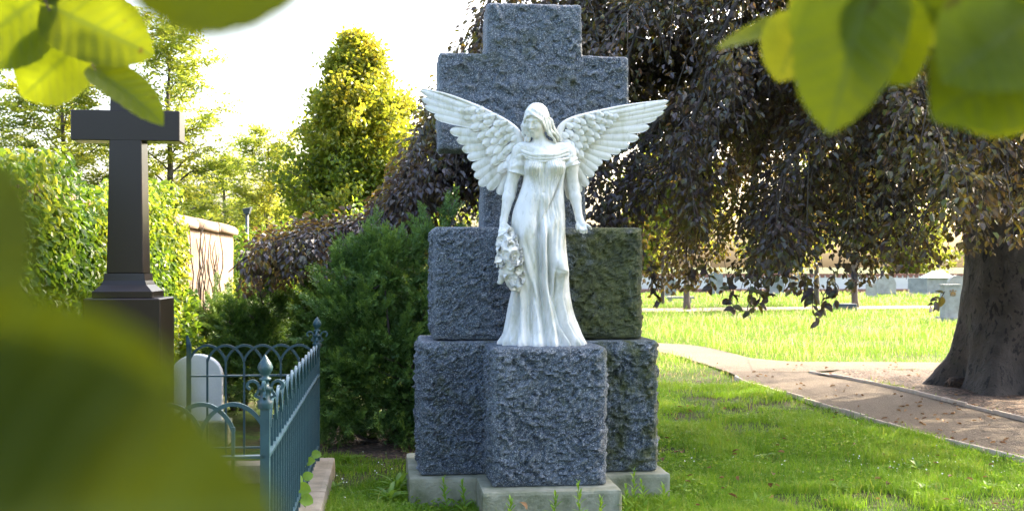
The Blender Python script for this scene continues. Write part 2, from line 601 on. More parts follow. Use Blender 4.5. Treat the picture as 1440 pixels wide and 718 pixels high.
def rock_block(c, half, seed, amp=0.022, res=0.013, rad=0.018, chip=1.0, faces=6, margin=0.05, taper=None):
    """rough-hewn block: chipped faces, nearly straight arrises"""
    half = np.asarray(half, float)
    pts = []; quads = []; n = 0
    for ax_ in range(3):
        u, v = [k for k in range(3) if k != ax_]
        nu = max(4, int(2 * half[u] / res)); nv = max(4, int(2 * half[v] / res))
        for s in (-1, 1):
            a, b = np.meshgrid(np.linspace(-1, 1, nu), np.linspace(-1, 1, nv), indexing='ij')
            p = np.zeros((nu, nv, 3)); p[..., u] = a * half[u]; p[..., v] = b * half[v]; p[..., ax_] = s * half[ax_]
            pts.append(p.reshape(-1, 3))
            f = grid_faces(nu, nv) + n
            if (s > 0) == (ax_ == 1): f = f[:, ::-1]
            quads.append(f); n += nu * nv
    p = np.concatenate(pts); q = np.concatenate(quads)
    key = np.round(p / 0.0005).astype(np.int64)
    _, first, inv = np.unique(key, axis=0, return_index=True, return_inverse=True)
    p = p[first]; q = inv.reshape(-1)[q]
    inner = np.clip(p, -(half - rad), half - rad)
    nrm = unit(p - inner)
    d = half - np.abs(p)
    ds = np.sort(d, axis=1)
    edge = ds[:, 1]                       # distance to the nearest arris
    w = sstep(0.0, margin, edge)
    pw = p + np.asarray(c)
    pn = pw + 0.035 * np.stack([fbm(pw * 9, 2, seed), fbm(pw * 9, 2, seed + 5), fbm(pw * 9, 2, seed + 9)], -1)
    sc = np.array([13.0, 13.0, 17.0])
    disp = facets(pn * sc * .55, seed + 80) * .55 + facets(pn * sc, seed) * 0.9 + 0.75 * facets(pn * sc * 2.2, seed + 40) + 0.25 * fbm(pw * 30, 3, seed + 3)
    disp = amp * .85 * (0.45 + disp) * w * chip
    disp = disp + 0.006 * fbm(pw * 9, 3, seed + 21) * (1 - w) - 0.008 * sstep(0.35, 0.8, vnoise(pw * 12, seed + 31)) * (1 - w)
    # top and bottom lie flat on their neighbours
    flat = 1 - 0.85 * np.abs(nrm[:, 2])
    out = inner + nrm * rad + nrm * (disp * flat)[:, None]
    if taper is not None:
        k = 1 - taper * (out[:, 2:3] + half[2]) / (2 * half[2])
        out[:, :2] *= k
    return out + np.asarray(c), q

mon_root = empty("granite_monument", (*mon(np.array([[0, 0.5, 0]]))[0][:2], 0.0), "tall rough grey granite cross monument on stacked blocks behind the white angel", "monument")
M_gr_f = granite_mat("granite_front", (0.0, 0.8, -0.12, -0.02))
M_gr_l = granite_mat("granite_wide", (-0.35, 1.0, -0.03, 0.14))
M_gr_u = granite_mat("granite_upper", (-0.1, 0.65, -0.16, 0.27))
M_gr_c = granite_mat("granite_cross", (-0.6, 1.2, -0.07, 0.0))
T0 = 0.183
V, F = rock_block((0.0, 0.29, (T0 + 1.09) / 2), (0.375, 0.29, (1.09 - T0) / 2), 11, 0.026)
put("front_block", mk_mesh("front_block", mon(V), F), M_gr_f, mon_root)
V, F = rock_block((0.005, 0.86, (T0 + 1.10) / 2), (0.83, 0.38, (1.10 - T0) / 2), 23, 0.028)
put("wide_block", mk_mesh("wide_block", mon(V), F), M_gr_l, mon_root)
V, F = rock_block((0.005, 0.86, 1.50), (0.735, 0.31, 0.392), 37, 0.024)
put("upper_block", mk_mesh("upper_block", mon(V), F), M_gr_u, mon_root)
# cross: one outline (stem, arms, head) cut from one stone, chipped all over
def rock_cross(outline_boxes, y0, y1, seed, res=0.014):
    h = res
    lo = np.array([-0.80, y0 - 0.06, 1.86]); hi = np.array([0.80, y1 + 0.06, 3.56])
    n = np.ceil((hi - lo) / h).astype(int)
    X, Y, Z = np.meshgrid(*[lo[k] + np.arange(n[k]) * h for k in range(3)], indexing='ij')
    f = np.full(X.shape, 9.0)
    for (x0, x1, z0, z1, tp) in outline_boxes:
        c = np.array([(x0 + x1) / 2, (y0 + y1) / 2, (z0 + z1) / 2]); hf = np.array([(x1 - x0) / 2, (y1 - y0) / 2, (z1 - z0) / 2]) - 0.02
        qx = np.abs(X - c[0]) - hf[0] + tp * (Z - c[2]); qy = np.abs(Y - c[1]) - hf[1]; qz = np.abs(Z - c[2]) - hf[2]
        dd = np.sqrt(np.maximum(qx, 0) ** 2 + np.maximum(qy, 0) ** 2 + np.maximum(qz, 0) ** 2) + np.minimum(np.maximum(qx, np.maximum(qy, qz)), 0) - 0.02
        f = np.minimum(f, dd)
    near = np.abs(f) < 0.06
    # nearly straight arrises: less relief where the front meets a side
    front_d = np.minimum(np.abs(Y - y0), np.abs(Y - y1))
    g2 = np.full(X.shape, 9.0)
    for (x0, x1, z0, z1, tp) in outline_boxes:
        g2 = np.minimum(g2, np.maximum(np.abs(X - (x0 + x1) / 2) - (x1 - x0) / 2 + tp * (Z - (z0 + z1) / 2), np.abs(Z - (z0 + z1) / 2) - (z1 - z0) / 2))
    edge = sstep(.06, .0, np.abs(g2)) * 1.0
    pw = np.stack([X[near], Y[near], Z[near]], -1)
    pn = pw + 0.035 * np.stack([fbm(pw * 9, 2, seed), fbm(pw * 9, 2, seed + 5), fbm(pw * 9, 2, seed + 9)], -1)
    sc = np.array([13.0, 13.0, 17.0])
    disp = facets(pn * sc * .55, seed + 80) * .7 + facets(pn * sc, seed) + 0.6 * facets(pn * sc * 2.2, seed + 40) + 0.25 * fbm(pw * 30, 3, seed + 3)
    f[near] -= 0.021 * disp * (1 - .75 * edge[near]) + 0.004
    return surface_nets(f, lo, h)
V, F = rock_cross([(-0.355, 0.355, 1.885, 3.50, 0.022), (-0.685, 0.685, 2.455, 3.135, 0.0)], 0.74, 1.10, 51)
put("cross", mk_mesh("cross", mon(V), F), M_gr_c, mon_root)
# concrete footing
M_foot = plain_mat("footing_concrete", (0.13, 0.145, 0.085), (0.36, 0.36, 0.29), 5.0, 0.9, 0.6, 70.0, 0, 0.3)
V, F = rock_block((0.0, 0.175, T0 / 2 - 0.06), (0.45, 0.335, T0 / 2 + 0.06), 71, 0.004, 0.02, 0.012, 1.0, 6, 0.01)
put("front_footing", mk_mesh("front_footing", mon(V), F), M_foot, mon_root)
V, F = rock_block((0.0, 0.935, T0 / 2 - 0.062), (0.905, 0.55, T0 / 2 + 0.058), 73, 0.004, 0.022, 0.012, 1.0, 6, 0.01)
put("wide_footing", mk_mesh("wide_footing", mon(V), F), M_foot, mon_root)
# ------------------------------------------------------------------ marble angel
ST = np.array([0.2165, 7.70, 1.088])      # foot of the statue, on the front block
SPX = FPX / 7.70
def S(px, py, y=0.0):
    return np.array([(px - 765.0) / SPX, y, (486.5 - py) / SPX])
def stw(V): return np.asarray(V, float) + ST
M_marble = marble_mat("white_marble")
angel = empty("angel_statue", tuple(ST), "white marble angel with spread wings and long draped gown holding a flower garland", "statue")

class SDF:
    def __init__(self, lo, hi, h):
        self.lo = np.asarray(lo, float); self.h = h
        n = np.ceil((np.asarray(hi) - self.lo) / h).astype(int)
        self.ax = [self.lo[k] + np.arange(n[k]) * h for k in range(3)]
        self.f = np.full(tuple(n), 1.0)
    def region(self, lo, hi):
        sl = []
        for k in range(3):
            a = max(0, int((lo[k] - self.lo[k]) / self.h)); b = min(len(self.ax[k]), int((hi[k] - self.lo[k]) / self.h) + 2)
            if b <= a: return None
            sl.append(slice(a, b))
        return tuple(sl), np.stack(np.meshgrid(*[self.ax[k][sl[k]] for k in range(3)], indexing='ij'), -1)
    def comb(self, lo, hi, fn, k=0.02, mode='add'):
        r = self.region(np.asarray(lo) - 0.03 - k, np.asarray(hi) + 0.03 + k)
        if r is None: return
        sl, p = r
        d = fn(p)
        if mode == 'add': self.f[sl] = smin(self.f[sl], d, k)
        else: self.f[sl] = -smin(-self.f[sl], d, k)
    def capsule(self, a, b, ra, rb, k=0.02, mode='add', flat=None):
        a = np.asarray(a, float); b = np.asarray(b, float)
        def fn(p):
            ab = b - a
            t = np.clip(((p - a) @ ab) / (ab @ ab), 0, 1)
            q = p - a - t[..., None] * ab
            if flat is not None:
                n, s = flat
                n = np.asarray(n) / np.linalg.norm(n)
                q = q + (q @ n)[..., None] * n * (s - 1)
            return np.linalg.norm(q, axis=-1) - (ra + (rb - ra) * t)
        m = max(ra, rb)
        self.comb(np.minimum(a, b) - m, np.maximum(a, b) + m, fn, k, mode)
    def ellipsoid(self, c, r, k=0.02, mode='add', rot=None):
        c = np.asarray(c, float); r = np.asarray(r, float)
        Rm = np.eye(3) if rot is None else np.array(rot)
        def fn(p):
            q = (p - c) @ Rm
            k0 = np.linalg.norm(q / r, axis=-1); k1 = np.linalg.norm(q / r ** 2, axis=-1) + 1e-9
            return k0 * (k0 - 1) / k1
        m = r.max()
        self.comb(c - m, c + m, fn, k, mode)
    def mesh(self): return surface_nets(self.f, self.lo, self.h)

# --- body: head, neck, chest, arms and hands as one skin
body = SDF((-0.36, -0.19, 0.70), (0.40, 0.19, 1.66), 0.0045)
neck0 = S(763, 209, 0.012); neck1 = S(756, 188, -0.005)
body.ellipsoid(S(765, 232, 0.01), (0.125, 0.085, 0.14), 0.03)
body.ellipsoid(S(766, 223, -0.004), (0.135, 0.090, 0.062), 0.03)
body.capsule(S(737, 212, 0.015), S(794, 213, 0.015), 0.052, 0.052, 0.04)
body.capsule(neck0, neck1, 0.047, 0.042, 0.035)
body.capsule(S(763, 206, 0.03), S(742, 210, 0.02), 0.03, 0.03, 0.03)
body.capsule(S(763, 206, 0.03), S(788, 211, 0.02), 0.03, 0.03, 0.03)
body.capsule(S(758, 215, -0.055), S(740, 213, -0.03), 0.012, 0.010, 0.02)
body.capsule(S(770, 215, -0.055), S(790, 213, -0.03), 0.012, 0.010, 0.02)
# arms
LS, LE, LW = S(731, 216, 0.012), S(717.5, 266, 0.02), S(708.5, 312, -0.045)
RS, RE, RW = S(799, 217, 0.012), S(807, 266, 0.035), S(814.5, 310, -0.02)
for (a, b, c) in ((LS, LE, LW), (RS, RE, RW)):
    m1 = a * .6 + b * .4
    body.capsule(a, m1, 0.056, 0.049, 0.03)
    body.capsule(m1, b, 0.049, 0.037, 0.03)
    m2 = b * .7 + c * .3
    body.capsule(b, m2, 0.038, 0.038, 0.02)
    body.capsule(m2, c, 0.038, 0.0245, 0.02)
# right hand (hangs open, fingers bent down)
kn = S(819, 319.5, -0.05)
body.capsule(RW, kn, 0.023, 0.027, 0.02, flat=((0.1, 1, 0.2), 1.35))
for q, (kx, ky, mx, my, tx, ty, r) in enumerate([(814.5, 320, 815.5, 325, 816, 329, .0095), (818.2, 320.5, 819, 326, 819.8, 330, .0098), (821.8, 320, 823, 325.5, 823.6, 329.3, .0095), (825, 318.5, 828, 321.5, 830, 324.5, .0085)]):
    k_, m_, t_ = S(kx, ky, -0.055), S(mx, my, -0.082), S(tx, ty, -0.076)
    body.capsule(k_, m_, r + .001, r, 0.004); body.capsule(m_, t_, r, r - .0015, 0.004)
body.capsule(S(812.5, 314, -0.035), S(810.6, 320, -0.055), 0.011, 0.0105, 0.006); body.capsule(S(810.6, 320, -0.055), S(811.3, 325.5, -0.065), 0.0105, 0.0085, 0.005)
# left hand (closed round the garland's stalks)
kl = S(707.5, 322, -0.085)
body.capsule(LW, kl, 0.0225, 0.026, 0.02, flat=((0.3, 1, 0.1), 1.25))
for q, (kx, ky, mx, my, tx, ty) in enumerate([(704.2, 323, 702.5, 329, 706, 333), (707.2, 324.5, 706, 331, 709.5, 334.5), (710, 325, 710, 331, 713, 334), (712.6, 323.5, 714, 329, 716.4, 331.5)]):
    k_, m_, t_ = S(kx, ky, -0.095), S(mx, my, -0.122), S(tx, ty, -0.102)
    body.capsule(k_, m_, .0098, .0092, 0.004); body.capsule(m_, t_, .0092, .008, 0.004)
body.capsule(S(711.5, 317, -0.075), S(716, 322, -0.10), 0.0105, 0.010, 0.006); body.capsule(S(716, 322, -0.10), S(717.5, 327, -0.112), 0.010, 0.008, 0.005)
# head in its own frame: turned to its right, bowed
HC = S(753.5, 172.5, -0.028)
Hm = np.array(Euler((R(16), R(3), R(-24)), 'XYZ').to_matrix())     # columns: right, back, up
def hd(x, y, z): return HC + Hm @ np.array([x, y, z])
def hell(c, r, k=.012, mode='add'): body.ellipsoid(hd(*c), r, k, mode, Hm)
hell((0, 0.012, 0.022), (0.070, 0.088, 0.082), 0.03)
hell((0, -0.022, -0.028), (0.054, 0.060, 0.074), 0.03)
hell((0, -0.056, -0.083), (0.022, 0.020, 0.020), 0.02)          # chin
for s in (-1, 1):
    hell((s * 0.033, -0.055, -0.030), (0.022, 0.020, 0.022), 0.02)   # cheek
    hell((s * 0.027, -0.089, -0.001), (0.0180, 0.020, 0.0125), 0.010, 'sub')  # eye socket
    hell((s * 0.0265, -0.0665, -0.002), (0.0135, 0.0125, 0.0095), 0.004)      # lidded eye
    body.capsule(hd(s * 0.008, -0.083, 0.014), hd(s * 0.042, -0.066, 0.016), 0.0055, 0.004, 0.012)  # brow
    body.capsule(hd(s * 0.014, -0.0785, -0.0065), hd(s * 0.039, -0.068, -0.0065), 0.0022, 0.0018, 0.003)  # lid edge
    hell((s * 0.068, 0.0, -0.01), (0.008, 0.016, 0.024), 0.006)
body.capsule(hd(0, -0.080, 0.012), hd(0, -0.101, -0.032), 0.0068, 0.0085, 0.010)   # nose
for s in (-1, 1): hell((s * 0.009, -0.090, -0.035), (0.007, 0.008, 0.006), 0.006)
body.capsule(hd(-0.017, -0.076, -0.056), hd(0.017, -0.076, -0.056), 0.0050, 0.0050, 0.006)
hell((0, -0.083, -0.0545), (0.012, 0.006, 0.0045), 0.006)
body.capsule(hd(-0.012, -0.076, -0.066), hd(0.012, -0.076, -0.066), 0.0058, 0.0058, 0.005)
body.capsule(hd(-0.018, -0.090, -0.0605), hd(0.018, -0.090, -0.0605), 0.0018, 0.0018, 0.004, 'sub')
hell((0, -0.088, -0.073), (0.013, 0.008, 0.004), 0.006, 'sub')
V, F = body.mesh()
put("body", mk_mesh("angel_body", stw(V), F, True), M_marble, angel)

# --- hair: cap, parted waves and locks to the shoulders
hair = SDF((-0.24, -0.18, 1.29), (0.16, 0.16, 1.66), 0.0042)
hair.ellipsoid(hd(0, 0.020, 0.030), (0.077, 0.095, 0.087), 0.01, 'add', Hm)
hair.ellipsoid(hd(0, 0.085, -0.02), (0.066, 0.05, 0.075), 0.03, 'add', Hm)
hair.comb(HC - .15, HC + .15, lambda p: (lambda q: np.maximum(np.linalg.norm((q - np.array([0, -0.105, -0.050])) / np.array([0.058, 0.080, 0.102]), axis=-1) - 1, -9) * 0.05)((p - HC) @ Hm), 0.01, 'sub')
locks = []
for s in (-1, 1):
    for k in range(7):
        f = k / 6
        side = 0.030 + 0.05 * min(1, f * 1.4)
        pts = [hd(s * 0.004, -0.078 + 0.02 * f, 0.058 + 0.028 * f), hd(s * (0.030 + .012 * f), -0.078 + 0.035 * f, 0.042 + 0.030 * f), hd(s * (0.058 + .012 * f), -0.052 + 0.05 * f, 0.012 + 0.02 * f), hd(s * (0.070 + .010 * f), -0.026 + 0.06 * f, -0.030), hd(s * (0.074 + .012 * f), 0.0 + .05 * f, -0.072)]
        locks.append((pts, 0.0105))
for (pts) in ([S(768, 172, -.03), S(773, 181, -.035), S(775, 188, -.03), S(782, 193, -.02), S(784, 199, 0)], [S(765, 176, -.04), S(769, 184, -.045), S(772, 191, -.04), S(778, 197, -.03), S(781, 203, -.02)], [S(771, 168, -.01), S(777, 178, -.015), S(780, 187, -.01), S(786, 193, 0), S(788, 200, .02)], [S(769, 170, .02), S(776, 183, .02), S(780, 192, .02), S(785, 198, .03)],
              [S(739, 178, -.03), S(738, 186, -.025), S(741, 192, -.02), S(740, 199, -.015)], [S(741, 182, -.04), S(743, 189, -.035), S(745, 195, -.03), S(743, 201, -.02)], [S(737, 174, 0), S(735, 186, 0), S(739, 196, .01), S(739, 203, .01)]):
    locks.append((pts, 0.0135))
for pts, r in locks:
    c = spline(pts, 9)
    for k in range(8):
        w0 = 1 + 0.28 * math.sin(k * 1.9); w1 = 1 + 0.28 * math.sin((k + 1) * 1.9)
        hair.capsule(c[k], c[k + 1], r * w0 * (1 - .05 * k), r * w1 * (.95 - .05 * k), 0.004)
body_up = hd(0, 0, 0)
V, F = hair.mesh()
nrm_d = unit(V - HC)
wv = np.sin(((V - HC) @ Hm[:, 0]) * 210 + 3 * np.sin(((V - HC) @ Hm[:, 1]) * 60) + ((V - HC) @ Hm[:, 2]) * 40)
qh = (V - HC) @ Hm
wv = np.sin(qh[:, 1] * 190 + 2.5 * np.sin(qh[:, 0] * 55) + qh[:, 2] * 60) + .5 * np.sin(qh[:, 1] * 330 - qh[:, 2] * 120 + 2 * np.sin(qh[:, 0] * 80))
part = -.006 * np.exp(-(qh[:, 0] / .006) ** 2) * (qh[:, 2] > .03)
V = V + nrm_d * (0.0024 * wv + part)[:, None]
put("hair", mk_mesh("angel_hair", stw(V), F, True), M_marble, angel)

# --- gown: lofted from hem to neckline, folds pressed into it
tab = np.array([  # photo row, left, right, half depth, depth centre
    (487, 711, 819, .178, -.02), (482, 710, 820, .180, -.02), (474, 712, 815, .168, -.015), (467, 713, 812, .160, -.01), (452, 716, 806, .146, -.005), (439, 718.5, 802, .138, 0),
    (411, 723, 798, .126, 0), (395, 723, 797.5, .124, 0), (381, 722, 798, .126, -.004), (371, 721.5, 797, .128, -.004), (356, 721, 795.5, .128, 0), (335, 720, 794.5, .128, 0), (318, 719.5, 794, .128, .004),
    (305, 720.5, 793.5, .124, .006), (296, 722.5, 793, .118, .006), (280, 728.5, 792.5, .106, .004), (265, 734, 792, .096, .002), (257, 736, 792.5, .094, 0), (247, 737.5, 794, .097, -.004), (238, 737.5, 795.5, .104, -.008), (230, 737, 796, .098, -.004), (223, 738.5, 795, .086, 0.004), (217, 744, 790, .060, 0.014)])
nz_, na_ = 230, 300
rows = np.interp(np.linspace(0, 1, nz_) ** 0.97, np.linspace(0, 1, nz_), np.linspace(487, 217, nz_))
order = np.argsort(tab[:, 0])
def tv(k): return np.interp(rows, tab[order, 0], tab[order, k])
def sm(a):
    for _ in range(4): a = np.convolve(np.pad(a, 2, 'edge'), [.1, .2, .4, .2, .1], 'valid')
    return a
xl, xr, hb_, cy_ = [sm(tv(k)) for k in (1, 2, 3, 4)]
ang = np.linspace(0, 2 * np.pi, na_, endpoint=False)
cx = (xl + xr) / 2; hw = (xr - xl) / 2
e = 0.86
ca = np.sign(np.cos(ang)) * np.abs(np.cos(ang)) ** e; sa = np.sign(np.sin(ang)) * np.abs(np.sin(ang)) ** e
PXg = cx[:, None] + hw[:, None] * ca[None]               # photo column of each vertex
ROW = np.repeat(rows[:, None], na_, 1)
Yg = cy_[:, None] + hb_[:, None] * sa[None]
front = sstep(0.15, -0.35, np.sin(ang))[None]
D = np.zeros_like(PXg)                                   # outward push, metres
def groove(pts, w, depth, soft=8.0):
    """pts: (row, column) from top to bottom"""
    global D
    p = np.array(sorted(pts)); c = np.interp(ROW, p[:, 0], p[:, 1])
    fade = sstep(p[0, 0] - soft, p[0, 0] + soft, ROW) * sstep(p[-1, 0] + soft, p[-1, 0] - soft, ROW)
    ww = w * (1 + 0.35 * (ROW - p[0, 0]) / max(1, p[-1, 0] - p[0, 0]))
    D = D + depth * np.exp(-((PXg - c) / ww) ** 2) * fade * front
def bulge(col, row, wc, wr, d):
    global D
    D = D + d * np.exp(-((PXg - col) / wc) ** 2 - ((ROW - row) / wr) ** 2) * front
# body under the cloth
bulge(750, 240, 10, 9, .024); bulge(781, 239, 10, 9, .024); bulge(765, 241, 4.5, 10, -.014)
bulge(764, 280, 17, 17, .016); bulge(765, 266, 10, 8, -.004)
bulge(742, 345, 16, 45, .020); bulge(740, 385, 13, 30, .018); bulge(779, 340, 14, 34, .014); bulge(784, 374, 9, 16, .036); bulge(789, 384, 7, 6, .020); bulge(764, 274, 1.6, 2, -.008)
# long folds falling from the waist
groove([(300, 757), (340, 757), (400, 759), (440, 764), (484, 768)], 3.4, -.034, 20)
groove([(312, 764), (350, 764.5), (400, 766), (450, 773), (484, 781)], 3.2, .022, 18)
groove([(330, 770.5), (360, 771), (410, 774), (450, 781), (484, 790)], 2.6, -.030, 16)
groove([(385, 777), (420, 777), (455, 783), (484, 797)], 2.6, .020, 12)
groove([(384, 779.5), (425, 780), (460, 789), (484, 803)], 2.2, -.026, 12)
groove([(386, 789), (420, 788), (455, 795), (484, 810)], 2.4, .018, 10)
groove([(382, 793), (420, 793), (455, 800), (484, 816)], 2.0, -.022, 10)
groove([(400, 752), (430, 754), (460, 757), (484, 757)], 3.0, .014, 16)
groove([(410, 746), (440, 745), (465, 745), (484, 746)], 2.6, -.026, 14)
groove([(402, 736), (430, 735), (460, 735), (484, 735)], 3.0, .018, 14)
groove([(404, 730), (430, 728), (460, 725), (484, 723)], 2.4, -.026, 14)
groove([(408, 726), (440, 721), (484, 713)], 2.4, .012, 12)
groove([(420, 740.5), (450, 740), (484, 740.5)], 1.5, -.012, 12)
groove([(395, 762), (430, 768), (470, 775)], 1.5, -.010, 12)
# diagonal pulls from the left hip across the lap to the knee
for a, b, w, d in (((330, 748), (395, 764), 2.2, -.008), ((345, 742), (420, 762), 2.0, -.010), ((365, 736), (445, 760), 2.2, -.012), ((310, 786), (372, 781), 1.8, -.008), ((318, 779), (380, 774), 1.8, -.009), ((385, 790), (379, 776), 2.0, -.01)):
    groove([a, ((a[0] + b[0]) / 2, (a[1] + b[1]) / 2 - 1), b], w, d, 10)
# thin pleats over the breast and belly
for k in range(15):
    c0_ = 743 + k * 3.3
    groove([(226, 765 + (c0_ - 765) * 0.8), (250, c0_), (275, 765 + (c0_ - 765) * 0.62), (305 + (k * 7) % 12, 765 + (c0_ - 765) * 0.80)], 0.9, -.0045 - .002 * ((k * 5) % 3), 9)
for k in range(8):
    groove([(246 + 3 * k, 790.5 - .6 * k), (285 + 4 * k, 782 - 3.0 * k), (318 + 3 * k, 773 - 3.4 * k)], 1.3, -.0055, 9)
# folds round the back and sides
A_ = np.repeat(ang[None], nz_, 0)
low = sstep(340, 470, ROW)
D = D + (1 - front) * (0.004 + 0.018 * low) * np.sin(A_ * 13 + 1.2 * np.sin(ROW / 40.0))
# crumpled hem
hem = sstep(466, 485, ROW)
D = D + hem * (0.012 * np.sin(A_ * 17 + 0.6 * np.sin(A_ * 5)) + 0.007 * np.sin(A_ * 31 + 1.0))
D = D + 0.0025 * vnoise(np.stack([PXg * .12, ROW * .07, Yg * 20], -1), 5)
D = D * 1.45
Xl = (PXg - 765) / SPX; Zl = (486.5 - ROW) / SPX
nx_ = ca[None] / hw[:, None] * SPX; ny_ = sa[None] / hb_[:, None]
nn = np.sqrt(nx_ ** 2 + ny_ ** 2)
Xl = Xl + D * nx_ / nn; Yl = Yg + D * ny_ / nn
Zl = Zl + hem * 0.006 * np.sin(A_ * 17 + 2) * sstep(484, 478, ROW)
V = np.stack([Xl, Yl, Zl], -1).reshape(-1, 3)
V = np.concatenate([V, [[0, 0, 0.0], [0, 0.01, Zl[-1].mean() - 0.01]]])
n0 = nz_ * na_
j = np.arange(na_); j2 = (j + 1) % na_
F = [ring_faces(nz_, na_), np.stack([np.full(na_, n0), j2, j], -1), np.stack([np.full(na_, n0 + 1), (nz_ - 1) * na_ + j, (nz_ - 1) * na_ + j2], -1)]
gown = put("gown", mk_mesh("angel_gown", stw(V), F, True), M_marble, angel)
# swags of cloth across the neckline
mb = MB()
for k, (l, m1, m2, r, rad) in enumerate([((733, 215), (748, 221.5), (781, 221.5), (799, 214), .015), ((734, 219.5), (750, 226), (780, 225.5), (800, 219), .013), ((738, 224), (750, 229.5), (770, 230), (788, 224), .010), ((772, 223), (782, 227.5), (791, 227.5), (802, 224), .011), ((746, 219), (757, 224.5), (768, 225.5), (784, 219), .009)]):
    def dep(px): return -0.090 + 0.000046 * (px - 766) ** 2 - 0.0015 * k
    pts = [S(p[0], p[1], dep(p[0])) for p in (l, m1, ((m1[0] + m2[0]) / 2, max(m1[1], m2[1]) + .8), m2, r)]
    c = spline(pts, 28); tt_ = np.linspace(0, 1, 28)
    mb.tube(c, rad * (0.75 + 0.35 * np.sin(np.pi * tt_)), 10, True)
put("neckline", mb.mesh("angel_neckline", True, stw), M_marble, gown)
# sleeves slipped off the shoulders
def sleeve(a, b, r0, r1, flare, seed, kx):
    n, s = 34, 48
    t = np.linspace(0, 1, n); path = a + (b - a) * t[:, None]
    d = unit(b - a); u = unit(np.cross(d, [0, 1, 0])); w = np.cross(d, u)
    th = np.arange(s) / s * 2 * np.pi
    T, TH = np.meshgrid(t, th, indexing='ij')
    r = r0 + (r1 - r0) * T + flare * T ** 3
    r = r + 0.0042 * np.sin(T * 19 + 2.0 * np.sin(TH + seed) + .5 * np.sin(2 * TH)) * sstep(0, .25, T) + 0.003 * np.sin(TH * 7 + seed + T * 3) * T
    V = path[:, None] + r[..., None] * (u * np.cos(TH)[..., None] + w * np.sin(TH)[..., None])
    inner = V[-1] * 0.80 + path[-1] * 0.20 - d * 0.012
    V = np.concatenate([V.reshape(-1, 3), inner])
    return V, ring_faces(n + 1, s)
V, F = sleeve(S(737, 208, .012), S(726, 246.5, .014), .057, .062, .004, 1.0, 1.0)
put("sleeve", mk_mesh("sleeve", stw(V), F[:, ::-1], True), M_marble, gown)
V, F = sleeve(S(794, 212, .012), S(802, 236, .018), .058, .064, .006, 2.2, -1.0)
put("sleeve", mk_mesh("sleeve", stw(V), F[:, ::-1], True), M_marble, gown)

# --- wings
def feather(root, tip, width, thick, depth0, depth1, bend=0.0, round_=0.5, nu=14, nv=7, base_w=1.0):
    """a vane between two photo points, convex, with a raised shaft; depth grows backwards"""
    a = S(root[0], root[1], depth0); b = S(tip[0], tip[1], depth1)
    ax_ = b - a; L = np.linalg.norm(ax_); d = ax_ / L
    n = np.array([0, -1.0, 0]); n = unit(n - d * (n @ d)); s = np.cross(n, d)
    u = 1 - (1 - np.linspace(0, 1, nu)) ** 1.5
    w = width / SPX * (0.62 + 0.38 * np.sin(np.pi * np.clip(u * .72 + .06, 0, 1))) * (1 - (1 - base_w) * np.clip(1 - u / .35, 0, 1)) * np.sqrt(np.clip(1 - np.clip((u - (1 - round_ * .45)) / (round_ * .45), 0, 1) ** 2.2, 0.0, 1))
    w[-1] = width / SPX * 0.16
    v = np.linspace(-1, 1, nv)
    UU, VV = np.meshgrid(u, v, indexing='ij')
    prof = (1 - np.abs(VV) ** 2.2) * thick + 0.0022 * np.exp(-(VV / .13) ** 2) * (1 - UU * .6)
    barb = 0.0008 * np.sin(UU * L * 520 + np.abs(VV) * 5)
    C = a + d * (UU * L)[..., None] + s * (bend / SPX * np.sin(np.pi * UU))[..., None]
    T = C + s * (w[:, None] * VV * .5)[..., None] + n * (prof + barb * (1 - np.abs(VV)))[..., None]
    B = C + s * (w[:, None] * VV * .5)[..., None] - n * (thick * .55)
    V = np.concatenate([T.reshape(-1, 3), B.reshape(-1, 3)])
    f = grid_faces(nu, nv); m = nu * nv
    per = np.concatenate([np.arange(nv), np.arange(1, nu) * nv + nv - 1, (nu - 1) * nv + np.arange(nv - 2, -1, -1), np.arange(nu - 2, 0, -1) * nv])
    side = np.stack([per, np.roll(per, -1), np.roll(per, -1) + m, per + m], -1)
    return V, [f[:, ::-1], f + m, side]

def wing(sgn, tips, roots, lead, coverts, widths):
    root = np.array(lead[0])
    span = abs(lead[-1][0] - root[0])
    dp = lambda px: 0.055 + 0.14 * abs(px - root[0]) / span
    pts = [S(p[0], p[1], dp(p[0])) for p in lead]
    c = spline(pts, 40); t = np.linspace(0, 1, 40)
    rad = np.interp(t, [0, .12, .3, .6, 1], [.030, .034, .026, .015, .006])
    mb = MB(); mb.tube(c + np.array([0, -.006, 0]), rad, 14)
    # membrane behind the vanes, so that the wing is solid marble
    for q, w_ in ((0.25, .045), (0.5, .04), (0.75, .03)):
        pass
    wg = put("wing", mb.mesh("wing_arm", True, stw), M_marble, angel)
    n = len(tips)
    for k in range(n):
        off = 0.0055 * k - 0.012
        V, F = feather(roots[k], tips[k], widths[k], .0075, dp(roots[k][0]) + off, dp(tips[k][0]) + off * .8, bend=sgn * (1.6 if k < 5 else .8), round_=.30)
        put("flight_feather", mk_mesh("flight_feather", stw(V), F, True), M_marble, wg)
    for (r, tp, w_, lift) in coverts:
        V, F = feather(r, tp, w_, .010, dp(r[0]) - lift + .016, dp(tp[0]) - lift - .002, round_=.85, nu=10, nv=7, base_w=.35)
        put("covert_feather", mk_mesh("covert_feather", stw(V), F, True), M_marble, wg)
    return wg

